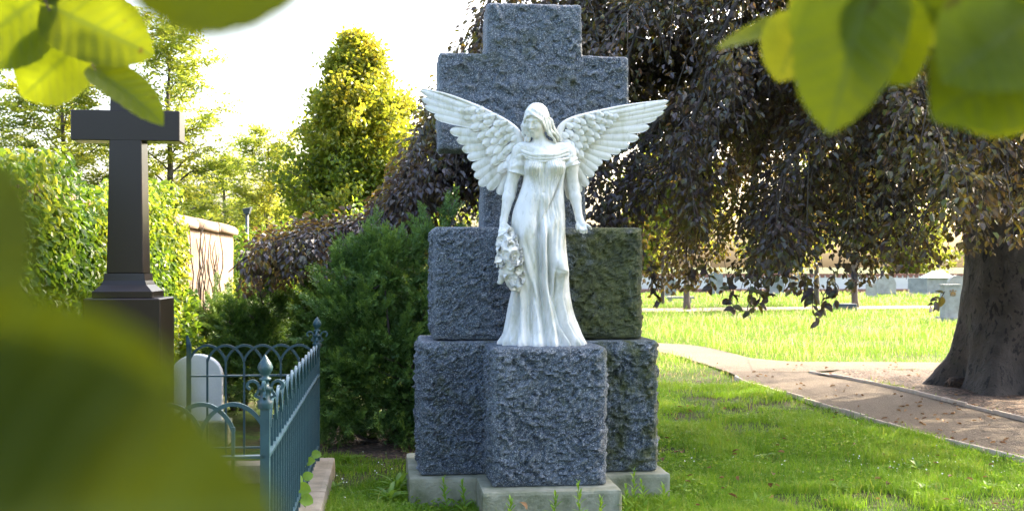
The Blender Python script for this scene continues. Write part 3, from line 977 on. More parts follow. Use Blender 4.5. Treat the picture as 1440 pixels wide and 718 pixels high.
def make_coverts(arm, ends, rows_, w0, seed):
    """rows of short rounded feathers between the wing arm and the flight feathers"""
    rr_ = random.Random(seed)
    A = spline(arm, 40); B = spline(ends, 40)
    out = []
    for ri, (f0, f1, cnt, w_, lift) in enumerate(rows_):
        for k in range(cnt):
            t = (k + 0.5 + .25 * (ri % 2)) / cnt
            i = min(39, int(t * 39))
            p0 = A[i] * (1 - f0) + B[i] * f0; p1 = A[i] * (1 - f1) + B[i] * f1
            p1 = p1 + np.array([rr_.uniform(-1, 1), rr_.uniform(-1, 1)])
            out.append((tuple(p0), tuple(p1), w_ * rr_.uniform(.9, 1.1), lift))
    return out
Lt = [(588.5, 123.5), (589.5, 135), (594, 146), (608, 159.5), (631, 182), (641, 195.5), (648.5, 209), (656, 221), (662.5, 236), (666.5, 249), (673, 260.5), (685.5, 266.5), (701, 274), (716, 284)]
Lr = [(700, 164), (700, 168), (700, 173), (700, 179), (702, 187), (703, 194), (704, 201), (705, 208), (707, 215), (709, 221), (712, 226), (716, 230), (720, 234), (725, 240)]
Lw = [11, 12, 13, 14, 15, 14.5, 14, 14, 14.5, 14.5, 14.5, 14.5, 14.5, 14]
Llead = [(732, 214), (731, 200), (727, 187), (716, 175.5), (700, 164.5), (668, 147.5), (627, 130.5), (593, 121.5)]
Lc = make_coverts([(670, 150), (690, 161), (708, 173), (720, 185), (726, 200), (728, 222)], [(640, 150), (652, 168), (668, 190), (680, 210), (690, 232), (708, 250)],
                  [(.48, .98, 8, 14, .016), (.30, .76, 8, 13.5, .023), (.12, .54, 8, 13, .029), (-.04, .34, 7, 12, .034), (-.12, .16, 6, 11, .037)], 13, 3)
wing(1, Lt, Lr, Llead, Lc, Lw)
Rt = [(945.5, 138.5), (943.5, 146), (939, 154), (929, 162), (917.5, 176), (902, 192), (888, 203), (876, 211.5), (862.5, 220.5), (849, 230), (842, 238.5), (836.5, 247.5), (828, 262), (817, 271.5), (804, 281)]
Rr = [(826, 164), (826, 168), (826, 172.5), (826, 178), (825, 184), (823, 190), (821, 196), (819, 201), (816, 206), (813, 210), (811, 214), (808, 218), (805, 223), (802, 229), (798, 236)]
Rw = [10, 11, 12, 13, 14, 14, 13.5, 13, 13, 13, 13, 13, 13.5, 13.5, 13]
Rlead = [(786, 214), (785.5, 198), (788, 184), (796, 173.5), (813, 165), (850, 154.5), (890, 145.5), (940, 137.5)]
Rc = make_coverts([(850, 157), (830, 162), (812, 169), (799, 180), (793, 196), (792, 220)], [(876, 160), (862, 176), (848, 192), (833, 206), (822, 222), (812, 244)],
                  [(.48, .98, 8, 13.5, .016), (.30, .76, 8, 13, .023), (.12, .54, 8, 12.5, .029), (-.04, .34, 7, 11.5, .034), (-.12, .16, 6, 10.5, .037)], 13, 5)
wing(-1, Rt, Rr, Rlead, Rc, Rw)

# --- garland: a lumpy bundle of blossoms hanging from the left hand
garl = SDF((-0.44, -0.30, 0.34), (-0.04, 0.04, 0.82), 0.006)
gp = spline([S(708, 326, -.105), S(712, 345, -.13), S(716, 365, -.145), S(720, 385, -.14), S(724, 402, -.13)], 12)
gr_ = [.022, .046, .064, .076, .084, .086, .084, .080, .074, .068, .062, .052]
for k in range(11): garl.capsule(gp[k], gp[k + 1], gr_[k] * .86, gr_[k + 1] * .86, .01)
garl.capsule(S(708, 385, -.15), S(703, 398, -.14), .030, .018, .02)
garl.capsule(S(726, 400, -.14), S(729, 408, -.12), .030, .016, .02)
V, F = garl.mesh()
V = V + 0.006 * np.stack([fbm(V * 40, 2, 1), fbm(V * 40, 2, 2), fbm(V * 40, 2, 3)], -1)
garland = put("garland", mk_mesh("garland", stw(V), F, True), M_marble, angel)
def blossom(rad, petals, layers, cup):
    mb = MB()
    for l in range(layers):
        rl = rad * (1 - 0.30 * l)
        for k in range(petals):
            a0 = (k + .5 * (l % 2)) / petals * 2 * np.pi
            u, v = np.meshgrid(np.linspace(0.05, 1, 5), np.linspace(-1, 1, 5), indexing='ij')
            wd = rl * 0.85 * np.sin(np.pi * np.clip(u * .62 + .08, 0, 1)) * (1 - .35 * u ** 6)
            x = rl * u * (1 - .12 * v ** 2); y = wd * v
            z = cup * rl * u ** 1.6 * (1 + .55 * l) + rl * .20 * v ** 2 - rl * .25 * u ** 5 + l * rl * .18
            Vp = np.stack([x * np.cos(a0) - y * np.sin(a0), x * np.sin(a0) + y * np.cos(a0), z], -1).reshape(-1, 3)
            Vb = Vp * np.array([.96, .96, 1]) - np.array([0, 0, rad * .09])
            f = grid_faces(5, 5)
            mb.add(np.concatenate([Vp, Vb]), [f, f[:, ::-1] + 25])
    mb.lathe([(0, rad * .55), (rad * .16, rad * .50), (rad * .22, rad * .32), (rad * .16, 0)], sides=8)
    return mb.mesh("blossom", True)
bl = [blossom(.031, 5, 2, .55), blossom(.027, 6, 3, .75), blossom(.024, 5, 1, .35)]
def stone_leaf():
    u, v = np.meshgrid(np.linspace(0, 1, 7), np.linspace(-1, 1, 5), indexing='ij')
    x = .055 * u; y = .019 * np.sin(np.pi * (u * .93 + .04)) * v; z = .010 * np.sin(np.pi * u) - .012 * u ** 2 + .006 * np.abs(v)
    T = np.stack([x, y, z], -1).reshape(-1, 3)
    f = grid_faces(7, 5)
    return mk_mesh("stone_leaf", np.concatenate([T, T - [0, 0, .006]]), [f, f[:, ::-1] + 35], True)
for b_ in bl: b_.materials.append(M_marble)
sleaf = stone_leaf(); sleaf.materials.append(M_marble)
rb = random.Random(12)
spots = [(716, 330), (722, 338), (727, 330), (707, 341), (717, 347), (729, 347), (735, 356), (704, 352), (712, 359), (722, 361), (731, 366), (738, 371), (702, 366), (709, 373), (718, 376), (727, 380), (736, 384), (701, 380), (707, 388), (731, 393), (717, 391), (724, 398), (739, 362), (699, 372), (733, 338), (722, 369), (712, 334)]
for k, (px, py) in enumerate(spots):
    i = int(np.argmin([abs((486.5 - py) / SPX - g[2]) for g in gp]))
    c = gp[i]; x = (px - 765) / SPX - c[0]; r = gr_[i] * .92; x = max(-.96 * r, min(.96 * r, x))
    yy = -math.sqrt(max(r * r - x * x, (r * .25) ** 2))
    n = unit(np.array([x * 1.2, yy, rb.uniform(-.35, .45) * r]))
    pos = np.array([c[0] + x, c[1] + yy * .90, (486.5 - py) / SPX])
    q = Vector(n).to_track_quat('Z', 'Y').to_matrix() @ Matrix.Rotation(rb.uniform(0, 6), 3, 'Z')
    s_ = rb.uniform(.95, 1.35)
    put("blossom", bl[k % 3], None, garland, tuple(pos + ST), q.to_euler(), (s_, s_, s_))
for k in range(11):
    i = rb.randrange(2, 12); th = rb.uniform(-2.7, -0.4)
    c = gp[i]; n = np.array([math.cos(th), math.sin(th), rb.uniform(-.6, .1)])
    pos = c + unit(n) * gr_[i] * .9
    dx = unit(n + np.array([rb.uniform(-.5, .5), -.1, rb.uniform(-.9, .2)]))
    zz = unit(n - dx * (n @ dx) + 1e-3); yy = np.cross(zz, dx)
    q = Matrix(np.stack([dx, yy, zz], -1).tolist())
    s_ = rb.uniform(.8, 1.2)
    put("carved_leaf", sleaf, None, garland, tuple(pos + ST), q.to_euler(), (s_, s_, s_))
# ------------------------------------------------------------------ black cross, iron fence, small headstone, wall
def loc_frame(o):
    o = np.asarray(o, float)
    return lambda V: np.concatenate([o[:2] + np.asarray(V, float)[:, :1] * U2 + np.asarray(V, float)[:, 1:2] * V2, np.asarray(V, float)[:, 2:3] + o[2]], 1)

def bevel_box(x0, x1, y0, y1, z0, z1, b=0.006, top=None):
    """box with chamfered edges; top = (dx, dy) narrows the upper end"""
    mb = MB()
    tx, ty = top or (0, 0)
    def ring(z, i, f):
        ax0, ax1, ay0, ay1 = x0 + i + tx * f, x1 - i - tx * f, y0 + i + ty * f, y1 - i - ty * f
        c = b
        return [(ax0 + c, ay0, z), (ax1 - c, ay0, z), (ax1, ay0 + c, z), (ax1, ay1 - c, z), (ax1 - c, ay1, z), (ax0 + c, ay1, z), (ax0, ay1 - c, z), (ax0, ay0 + c, z)]
    V = ring(z0, b, 0) + ring(z0 + b, 0, 0) + ring(z1 - b, 0, 1) + ring(z1, b, 1)
    F = ring_faces(4, 8)
    mb.add(V, [F, np.array([[7, 6, 5, 4, 3, 2, 1, 0]]), np.array([[24, 25, 26, 27, 28, 29, 30, 31]])])
    return mb

M_black = plain_mat("polished_black_granite", (0.012, 0.008, 0.007), (0.022, 0.016, 0.014), 220.0, 0.30, 0.0, spec=0.35)
BC = P(181, 374, 7.9)
fr = loc_frame((BC[0], BC[1], 0))
bc_root = empty("grave_cross", (BC[0], BC[1], 0), "polished black stone cross on a stepped black pedestal by the ivy wall", "cross")
k79 = 7.9 / FPX
def zz(py): return CAM_H - (py - HZ) * k79
put("pedestal", bevel_box(-.245, .262, -.25, .25, 0.10, zz(418), .008).mesh("pedestal", False, fr), M_black, bc_root)
put("plinth_step", bevel_box(-.30, .315, -.31, .31, -.05, 0.103, .012).mesh("plinth_step", False, fr), M_foot, bc_root)
put("base_slab", bevel_box(-.20, .20, -.20, .20, zz(418), zz(408), .005).mesh("base_slab", False, fr), M_black, bc_root)
mb = MB()
prof = [(.190, zz(408)), (.176, zz(405)), (.150, zz(400)), (.138, zz(394)), (.134, zz(388)), (.131, zz(384))]
Vp = []
for r_, z_ in prof: Vp += [(-r_, -r_, z_), (r_, -r_, z_), (r_, r_, z_), (-r_, r_, z_)]
mb.add(Vp, [ring_faces(len(prof), 4)])
put("flared_base", mb.mesh("flared_base", False, fr), M_black, bc_root)
# stem narrows upwards; arms proud of it by a hair
put("stem", bevel_box(-.122, .122, -.118, .118, zz(384), zz(112), .005, (.022, .020)).mesh("stem", False, fr), M_black, bc_root)
put("cross_arm", bevel_box(-.362, .362, -.106, .106, zz(200), zz(158), .005).mesh("cross_arm", False, fr), M_black, bc_root)

# --- iron fence
M_iron = plain_mat("painted_iron", (0.012, 0.044, 0.062), (0.026, 0.078, 0.098), 14.0, 0.42, 0.25, 90.0, 0.0, 0.5, 0.004)
NEARP = np.array([-1.078, 4.97]); FARP = np.array([-1.49, 8.70])
BACKL = FARP - U2 * 0.957; FRONTL = NEARP - U2 * 0.957
fence = empty("iron_fence", (*FARP, 0.1), "blue grey wrought iron grave fence with pointed arches and finials", "fence")
def flat_bar(path, w, t, nrm):
    """bar of width w (in the plane) and thickness t along nrm"""
    path = np.asarray(path, float); nrm = np.asarray(nrm, float)
    d = unit(np.gradient(path, axis=0)); s = np.cross(d, nrm)
    V = np.stack([path - s * w / 2 - nrm * t / 2, path + s * w / 2 - nrm * t / 2, path + s * w / 2 + nrm * t / 2, path - s * w / 2 + nrm * t / 2], 1).reshape(-1, 3)
    n = len(path)
    return V, [ring_faces(n, 4), np.array([[3, 2, 1, 0], [4 * n - 4, 4 * n - 3, 4 * n - 2, 4 * n - 1]])]
Z_BOT, Z_RAIL, Z_SPRING, Z_PEAK, Z_END = 0.245, 0.79, 0.90, 1.02, 0.16
def run(A, B, n):
    A = np.array([*A, 0.0]); B = np.array([*B, 0.0]); d = unit(B - A); L = np.linalg.norm(B - A); nrm = np.array([-d[1], d[0], 0])
    step = L / n; w = Vector(d).to_track_quat('X', 'Z').to_euler()
    # shared meshes, built along +X
    pk = MB(); pk.box(-.0075, .0075, -.0075, .0075, Z_END, Z_SPRING + .02); pk = pk.mesh("picket"); pk.materials.append(M_iron)
    ts = np.linspace(0, 1, 12)
    half = np.stack([step * (-1 + ts), 0 * ts, Z_SPRING + (Z_PEAK - Z_SPRING) * (1 - (1 - ts) ** 2.0) ** 0.75], -1)
    half[:, 2] = np.minimum(half[:, 2], Z_PEAK)
    am = MB()
    path = np.concatenate([half, half[::-1][1:] * np.array([-1, 1, 1])])
    V, F = flat_bar(path, .018, .012, (0, 1, 0)); am.add(V, F)
    am = am.mesh("arch"); am.materials.append(M_iron)
    rot = (0, 0, math.atan2(d[1], d[0]))
    for k in range(1, n):
        c = A + d * step * k
        put("picket", pk, None, fence, tuple(c), rot)
    for k in range(1, n):
        c = A + d * step * k + nrm * (.007 if k % 2 else -.007)
        put("arch", am, None, fence, tuple(c), rot)
    for z_, t_, w_ in ((Z_RAIL, .012, .040), (Z_BOT, .012, .030)):
        mbx = MB(); mbx.box(0, L, -w_ / 2, w_ / 2, z_ - t_ / 2, z_ + t_ / 2)
        put("rail", mbx.mesh("rail"), M_iron, fence, tuple(A), rot)
NS = 27
run(NEARP, FARP, NS); run(BACKL, FARP, 7); run(FRONTL, NEARP, 7)
def scroll(mirror):
    t = np.linspace(0, 1, 34)
    a = -1.2 + t * 5.6
    r = .040 * (1 - t * .78)
    x = .060 - r * np.cos(a) * 1.0; z = .02 + r * np.sin(a) * 1.0
    pts = np.stack([x * mirror, 0 * x, z], -1)
    pts = np.concatenate([[[.012 * mirror, 0, -.035]], pts])
    return flat_bar(pts, .012, .012, (0, 1, 0))
def post(xy, name="post"):
    mb = MB(); x, y = xy
    mb.box(-.020, .020, -.020, .020, Z_END - .05, 1.03)
    p = put("post", mb.mesh("post"), M_iron, fence, (x, y, 0), (0, 0, YAW))
    base = Vector((x, y, 0))
    def sub(nm, m_):
        o = put(nm, m_, M_iron, fence, (x, y, 0), (0, 0, YAW)); o.parent = p
        o.matrix_parent_inverse = Matrix.Identity(4); o.location = (0, 0, 0); o.rotation_euler = (0, 0, 0)
    f = MB(); f.lathe([(.030, 1.00), (.034, 1.02), (.034, 1.032), (.024, 1.04), (.022, 1.075), (.031, 1.082), (.031, 1.092), (.018, 1.10), (.015, 1.118), (.026, 1.124), (.026, 1.132), (.014, 1.138), (.022, 1.15), (.032, 1.168), (.034, 1.18), (.027, 1.198), (.014, 1.216), (.006, 1.228), (.0, 1.236)], sides=16)
    sub("finial", f.mesh("finial", True))
    for s in (-1, 1):
        q = MB(); V, F = scroll(s); q.add(V + np.array([0, 0, 1.075]), F); sub("scroll", q.mesh("scroll", False))
    for s in (-1, 1):
        q = MB(); V, F = scroll(s); V = V[:, [1, 0, 2]]; q.add(V + np.array([0, 0, 1.075]), [f_[:, ::-1] for f_ in F]); sub("scroll", q.mesh("scroll", False))
post(NEARP); post(FARP)
mb = MB(); mb.box(-.016, .016, -.016, .016, Z_END - .05, 1.03); mb.add([(-.016, -.016, 1.03), (.016, -.016, 1.03), (.016, .016, 1.03), (-.016, .016, 1.03), (-.022, 0, 1.09), (-.006, 0, 1.10)], [np.array([(0, 1, 5, 4), (2, 3, 4, 5)]), np.array([(1, 2, 5), (3, 0, 4)])])
put("end_post", mb.mesh("end_post"), M_iron, fence, (*BACKL, 0), (0, 0, YAW))
# kerb stones the fence is set into
M_kerb = plain_mat("kerb_sandstone", (0.20, 0.17, 0.12), (0.38, 0.32, 0.24), 6.0, 0.9, 0.6, 60.0)
kerb = empty("grave_kerb", (*FARP, 0), "brown weathered stone kerb under the iron grave fence", "kerb")
def kerb_run(A, B, w, pieces, z1=0.135):
    A = np.asarray(A); B = np.asarray(B); d = unit(B - A); q = np.array([-d[1], d[0]]); L = np.linalg.norm(B - A) / pieces
    for k in range(pieces):
        V, F = rock_block((L / 2, 0, z1 / 2 - .06), (L / 2 - .003, w / 2, z1 / 2 + .06), 90 + k, .004, .03, .014, 1, 6, .02)
        V = np.concatenate([A + (k * L + V[:, :1]) * d + V[:, 1:2] * q, V[:, 2:3]], 1)
        put("kerb_stone", mk_mesh("kerb_stone", V, F), M_kerb, kerb)
kerb_run(NEARP - V2 * .15, FARP + V2 * .16, .26, 3)
kerb_run(BACKL - U2 * .1, FARP - U2 * .135, .24, 1, .13)
kerb_run(FRONTL - U2 * .1, NEARP - U2 * .135, .24, 1, .13)

# --- small white headstone behind the fence
M_white = plain_mat("pale_headstone", (0.66, 0.68, 0.70), (0.80, 0.81, 0.81), 5.0, 0.8, 0.3, 60.0)
HS = P(277, 570, 10.5); HS[2] = 0
hs = empty("headstone", tuple(HS), "white round-topped headstone seen behind the iron fence", "headstone")
frh = loc_frame(HS)
t = np.linspace(0, np.pi, 24)
wv_ = .232
ol = [(-wv_, .20)] + [(-wv_ * np.cos(a), .61 + .20 * np.sin(a)) for a in t] + [(wv_, .20)]
n = len(ol)
fV = [(x, -.05, z) for x, z in ol] + [(x, .05, z) for x, z in ol]
inner = [(x * .97, -.058, .20 + (z - .20) * .985) for x, z in ol]
mb = MB(); mb.add(inner + fV, [np.array([list(range(n))]), np.array([list(range(3 * n - 1, 2 * n - 1, -1))]), np.array([[k, k + n, (k + 1) % n + n, (k + 1) % n] for k in range(n)]), np.array([[k + n, k + 2 * n, (k + 1) % n + 2 * n, (k + 1) % n + n] for k in range(n)])])
put("tablet", mb.mesh("tablet", False, frh), M_white, hs)
put("plinth", bevel_box(-.30, .30, -.16, .16, -.04, .205, .012).mesh("plinth", False, frh), M_foot, hs)

# --- rendered cemetery wall running back along the left
M_wall = plain_mat("old_render", (0.17, 0.118, 0.085), (0.29, 0.21, 0.155), 4.0, 0.95, 0.7, 24.0)
WE = P(331, 374, 17.0)[:2]              # far end of the wall
WV = unit(np.array([-.0783, 1.0])); WU = np.array([WV[1], -WV[0]])
WA = WE - WV * 13.5                      # runs towards the camera
wall = empty("cemetery_wall", (*WE, 0), "sandy rendered cemetery wall with rounded coping, its far end clear of ivy", "wall")
def wl_(V):
    V = np.asarray(V, float); return np.concatenate([WA + V[:, :1] * WV + V[:, 1:2] * (-WU), V[:, 2:3]], 1)
V, F = rock_block((6.75, .20, 1.02), (6.75, .18, 1.07), 5, .012, .11, .03, 1, 6, .05)
put("wall_face", mk_mesh("wall_face", wl_(V), F, True), M_wall, wall)
for k in range(9):
    x0 = k * 1.5; prof = [(-.03, 2.08), (-.045, 2.10), (-.045, 2.15), (.0, 2.20), (.10, 2.235), (.20, 2.245), (.30, 2.235), (.40, 2.20), (.445, 2.15), (.445, 2.10), (.43, 2.08)]
    Vc = [(x0 + .004, y, z) for y, z in prof] + [(x0 + .75, y, z + .004) for y, z in prof] + [(x0 + 1.496, y, z) for y, z in prof]
    m_ = len(prof); Fc = [[r * m_ + i, r * m_ + (i + 1) % m_, (r + 1) * m_ + (i + 1) % m_, (r + 1) * m_ + i] for r in range(2) for i in range(m_)]
    put("coping_stone", mk_mesh("coping_stone", wl_(Vc), [np.array(Fc), np.array([list(range(m_ - 1, -1, -1)), list(range(2 * m_, 3 * m_))])], True), M_wall, wall)
# ------------------------------------------------------------------ foliage tools
def rand_unit(n, r=rng):
    return unit(r.normal(size=(n, 3)))

def leaf_cloud(Pb, D, Nn, L, W, tint, fold=0.25, shape=(.30, .72), droop=0.15):
    """ovate leaves, 2 quads each folded on the midrib. Pb base, D direction, Nn rough normal"""
    n = len(Pb)
    D = unit(D); Nn = unit(Nn - D * (Nn * D).sum(1, keepdims=True)); Sd = np.cross(Nn, D)
    L = np.broadcast_to(np.asarray(L, float), (n,))[:, None]; W = np.broadcast_to(np.asarray(W, float), (n,))[:, None]
    a, b = shape
    up = Nn * (W * fold)
    V = np.stack([Pb, Pb + D * L * a + Sd * W * .46 + up, Pb + D * L * b + Sd * W * .40 + up - Nn * L * droop * .4, Pb + D * L - Nn * L * droop,
                  Pb + D * L * b - Sd * W * .40 + up - Nn * L * droop * .4, Pb + D * L * a - Sd * W * .46 + up], 1).reshape(-1, 3)
    k = np.arange(n)[:, None] * 6
    F = np.concatenate([k + np.array([[0, 1, 2, 3]]), k + np.array([[0, 3, 4, 5]])])
    return V, F, np.repeat(tint, 6)

def quad_cloud(Pb, D, Nn, L, W, tint):
    """simple diamond leaflets, one quad each"""
    n = len(Pb)
    D = unit(D); Nn = unit(Nn - D * (Nn * D).sum(1, keepdims=True)); Sd = np.cross(Nn, D)
    L = np.broadcast_to(np.asarray(L, float), (n,))[:, None]; W = np.broadcast_to(np.asarray(W, float), (n,))[:, None]
    V = np.stack([Pb, Pb + D * L * .5 + Sd * W * .5, Pb + D * L, Pb + D * L * .5 - Sd * W * .5], 1).reshape(-1, 3)
    F = np.arange(n)[:, None] * 4 + np.array([[0, 1, 2, 3]])
    return V, F, np.repeat(tint, 4)

def wander(p0, p1, n, amp, sag=0.0, seed=0):
    t = np.linspace(0, 1, n)[:, None]
    p = np.asarray(p0) * (1 - t) + np.asarray(p1) * t
    L = np.linalg.norm(np.asarray(p1) - np.asarray(p0))
    env = np.sin(np.pi * t) ** 0.7
    q = t * 3.0 + seed * 7.31
    nz = np.concatenate([vnoise(np.concatenate([q, q * 0 + k * 5.1 + seed, q * 0], 1), k)[:, None] for k in range(3)], 1)
    p = p + nz * amp * L * env
    p[:, 2] -= (sag * L * (4 * t * (1 - t)))[:, 0]
    return p

def in_view(p, margin=0.12):
    """roughly inside what the photograph shows (used only to spend fewer leaves elsewhere)"""
    p = np.atleast_2d(p)
    u = p[:, 0] / np.maximum(p[:, 1], .1) / 0.45; v = (p[:, 2] - CAM_H) / np.maximum(p[:, 1], .1)
    return (p[:, 1] > 0) & (np.abs(u) < 1 + margin) & (v < 0.234 * (1 + margin * 2)) & (v > -.24)

M_bark_beech = None
def bark_mat(name, c1, c2, scale, stretch=0.25, bstr=0.8):
    m, nt, b, out = new_mat(name)
    co = objco(nt)
    mp = N(nt, "ShaderNodeMapping"); nt.links.new(co, mp.inputs[0]); mp.inputs["Scale"].default_value = (1, 1, stretch)
    f = noise(nt, scale, 6.0, 0.65, mp.outputs[0], 0.4)
    c = ramp(nt, f, [(0.32, c1), (0.65, c2)])
    f2 = noise(nt, scale * .35, 4.0, 0.6, co)
    c = mixc(nt, ramp(nt, f2, [(0.58, g3(0)), (0.72, g3(0.5))]), c, (0.07, 0.085, 0.03))
    nt.links.new(c, b.inputs["Base Color"]); b.inputs["Roughness"].default_value = 0.88
    bump(nt, b, f, bstr, 0.02)
    return m

# ------------------------------------------------------------------ the weeping copper beech
def beech_bark():
    m, nt, b, out = new_mat("beech_bark")
    co = objco(nt)
    mp = N(nt, "ShaderNodeMapping"); nt.links.new(co, mp.inputs[0]); mp.inputs["Scale"].default_value = (1, 1, .55)
    f = noise(nt, 5.0, 6.0, 0.6, co)
    c = ramp(nt, f, [(0.3, (0.038, 0.030, 0.025)), (0.7, (0.085, 0.068, 0.056))])
    v = noise(nt, 13.0, 4.0, 0.6, mp.outputs[0], 0.9)          # dark scars
    c = mixc(nt, ramp(nt, v, [(0.57, g3(0)), (0.615, g3(0.92))]), c, (0.010, 0.008, 0.007))
    g = noise(nt, 2.2, 4.0, 0.6, co)
    c = mixc(nt, ramp(nt, g, [(0.60, g3(0)), (0.74, g3(0.6))]), c, (0.075, 0.085, 0.022))
    nt.links.new(c, b.inputs["Base Color"]); b.inputs["Roughness"].default_value = 0.8
    bump(nt, b, mathn(nt, 'ADD', v, mathn(nt, 'MULTIPLY', noise(nt, 40.0, 4.0, .6, co), .3)), 0.9, 0.03)
    return m
M_beech = beech_bark()
TB = np.array([6.48, 14.75, 0.0])
beech = empty("copper_beech", tuple(TB), "huge weeping copper beech with dark purple leaves and a thick scarred trunk", "tree")
# trunk with root flare
nz, na = 90, 96
zt = np.concatenate([np.linspace(-.1, 1.2, 30), np.linspace(1.25, 7.5, 60)])
th = np.linspace(0, 2 * np.pi, na, endpoint=False)
ZT, TH = np.meshgrid(zt, th, indexing='ij')
rad = np.interp(zt, [-.1, 0, .15, .4, .9, 1.6, 2.6, 4.0, 5.5, 7.5], [.98, .90, .80, .70, .62, .575, .565, .54, .42, .22])[:, None]
flare = sstep(1.1, 0.0, ZT)
rt = rad * (1 + flare * (.16 * np.sin(5 * TH + .7) + .08 * np.sin(9 * TH + 2)) + .05 * np.sin(3 * TH + ZT * .5) + .025 * np.sin(2 * TH - ZT))
pn = np.stack([np.cos(TH) * 2, np.sin(TH) * 2, ZT * 1.5], -1)
rt = rt + .035 * fbm(pn * 1.3, 4, 4) + .02 * np.abs(fbm(np.stack([np.cos(TH) * 6, np.sin(TH) * 6, ZT * 2], -1), 3, 8)) * flare
leanx = -.10 * sstep(1.5, 6.5, zt)[:, None]
V = np.stack([TB[0] + leanx + rt * np.cos(TH), TB[1] + rt * np.sin(TH), ZT], -1).reshape(-1, 3)
put("trunk", mk_mesh("beech_trunk", V, ring_faces(nz, na), True), M_beech, beech)

def crown_ok(p):
    """outline of the crown where it hangs to the left, and above the lawn"""
    x, y, z = p[:, 0], p[:, 1], p[:, 2]
    s = x / y * 12.0
    zmax = np.interp(s, [-3.0, -2.72, -2.3, -1.75, -1.50, -1.36, -1.02, -0.9, -0.62, -.3], [1.75, 2.02, 2.22, 2.30, 2.36, 2.85, 3.2, 3.45, 4.2, 9])
    zmax = CAM_H + (zmax - CAM_H) * y / 12.0
    j = .18 * vnoise(p * 2.3, 77)
    zmin = np.interp(x / y, [-.24, -.20, -.16, -.1, .0, .10, .125, .14, .17, .20, .26, .31, .36, .40, .45], [1.38, 1.40, 1.48, 1.6, 1.65, 1.55, 1.35, 1.30, 1.36, 1.22, 1.32, 1.42, 1.58, 1.75, 1.85])
    zmin = CAM_H + (zmin - CAM_H) * y / 12.0
    return (s > -2.78 + j) & (z < zmax + j * 1.6) & (z > zmin + .6 * j)

limbs = []; lrad = []
leafP = []; leafD = []; leafN = []; twigs = []; twr = []
r6 = np.random.default_rng(61)
def make_limb(z0, pts, r0, dens, hang, spread):
    path = spline([np.array([TB[0], TB[1], z0])] + [np.asarray(p, float) for p in pts], 40)
    path = path + .22 * np.stack([fbm(path * .9, 3, 5), fbm(path * .9, 3, 6), .6 * fbm(path * .9, 3, 7)], -1) * np.linspace(0, 1, 40)[:, None]
    sx_ = path[:, 0] / path[:, 1] * 12.0
    zc_ = CAM_H + (np.interp(sx_, [-3.0, -2.72, -2.3, -1.75, -1.50, -1.36, -1.02, -0.9, -0.62, -.3], [1.6, 1.85, 2.0, 2.1, 2.15, 2.2, 2.9, 3.2, 3.9, 9]) - CAM_H) * path[:, 1] / 12.0
    path[:, 2] = np.minimum(path[:, 2], zc_ - .05)
    limbs.append(path); lrad.append(np.interp(np.linspace(0, 1, 40), [0, .3, .6, 1], [r0, r0 * .55, r0 * .32, .006]))
    seg = np.linalg.norm(np.diff(path, axis=0), axis=1); L = seg.sum()
    cum = np.concatenate([[0], np.cumsum(seg)])
    nt_ = int(L * .80 * dens)
    dirs = unit(np.gradient(path, axis=0))
    for q in range(nt_):
        s = L * (.20 + .80 * (q + r6.random()) / nt_)
        p = np.array([np.interp(s, cum, path[:, k]) for k in range(3)]); i = min(39, np.searchsorted(cum, s))
        d = dirs[i]
        side = unit(np.cross(d, [0, 0, 1.0])) * r6.choice([-1, 1])
        ln = hang * r6.uniform(.45, 1.25)
        if not in_view(p + np.array([0, 0, -.5 * ln]), .35)[0] and r6.random() < .5: continue
        a = unit(side * r6.uniform(.2, 1.0) * spread + d * r6.uniform(.1, .9) + np.array([0, 0, r6.uniform(-.3, .35)]))
        t = np.linspace(0, 1, 8)[:, None]
        horiz = a * (1 - .45 * t) * t
        tw = p + horiz * ln * .98 + np.array([0, 0, -1.0]) * ln * .52 * t ** 1.8
        tw = tw + .05 * r6.normal(size=(1, 3)) * t
        twigs.append(tw); twr.append(np.linspace(.007, .002, 8))
for k in range(64):
    az = r6.uniform(-np.pi, np.pi)
    d2 = np.array([math.cos(az), math.sin(az)])
    toward = -d2[1]; left = -d2[0]
    Rr_ = 6.3 + 1.6 * max(0, toward) + 0.6 * max(0, left) * max(0, toward) * 2 - 1.2 * max(0, -toward) * (1 if left > 0 else .3) - 1.0 * max(0, left) * max(0, -toward)
    Rr_ *= r6.uniform(.72, 1.05)
    z0 = r6.uniform(2.6, 6.8); top = z0 + r6.uniform(.5, 2.4)
    end = r6.uniform(1.9, 4.8)
    b = TB[:2]
    pts = [(*(b + d2 * Rr_ * .30), z0 + (top - z0) * .75), (*(b + d2 * Rr_ * .62), top), (*(b + d2 * Rr_ * .88), (top * .5 + end * .5)), (*(b + d2 * Rr_), end)]
    make_limb(z0, pts, r6.uniform(.07, .14), 7.0, 1.25, 1.0)
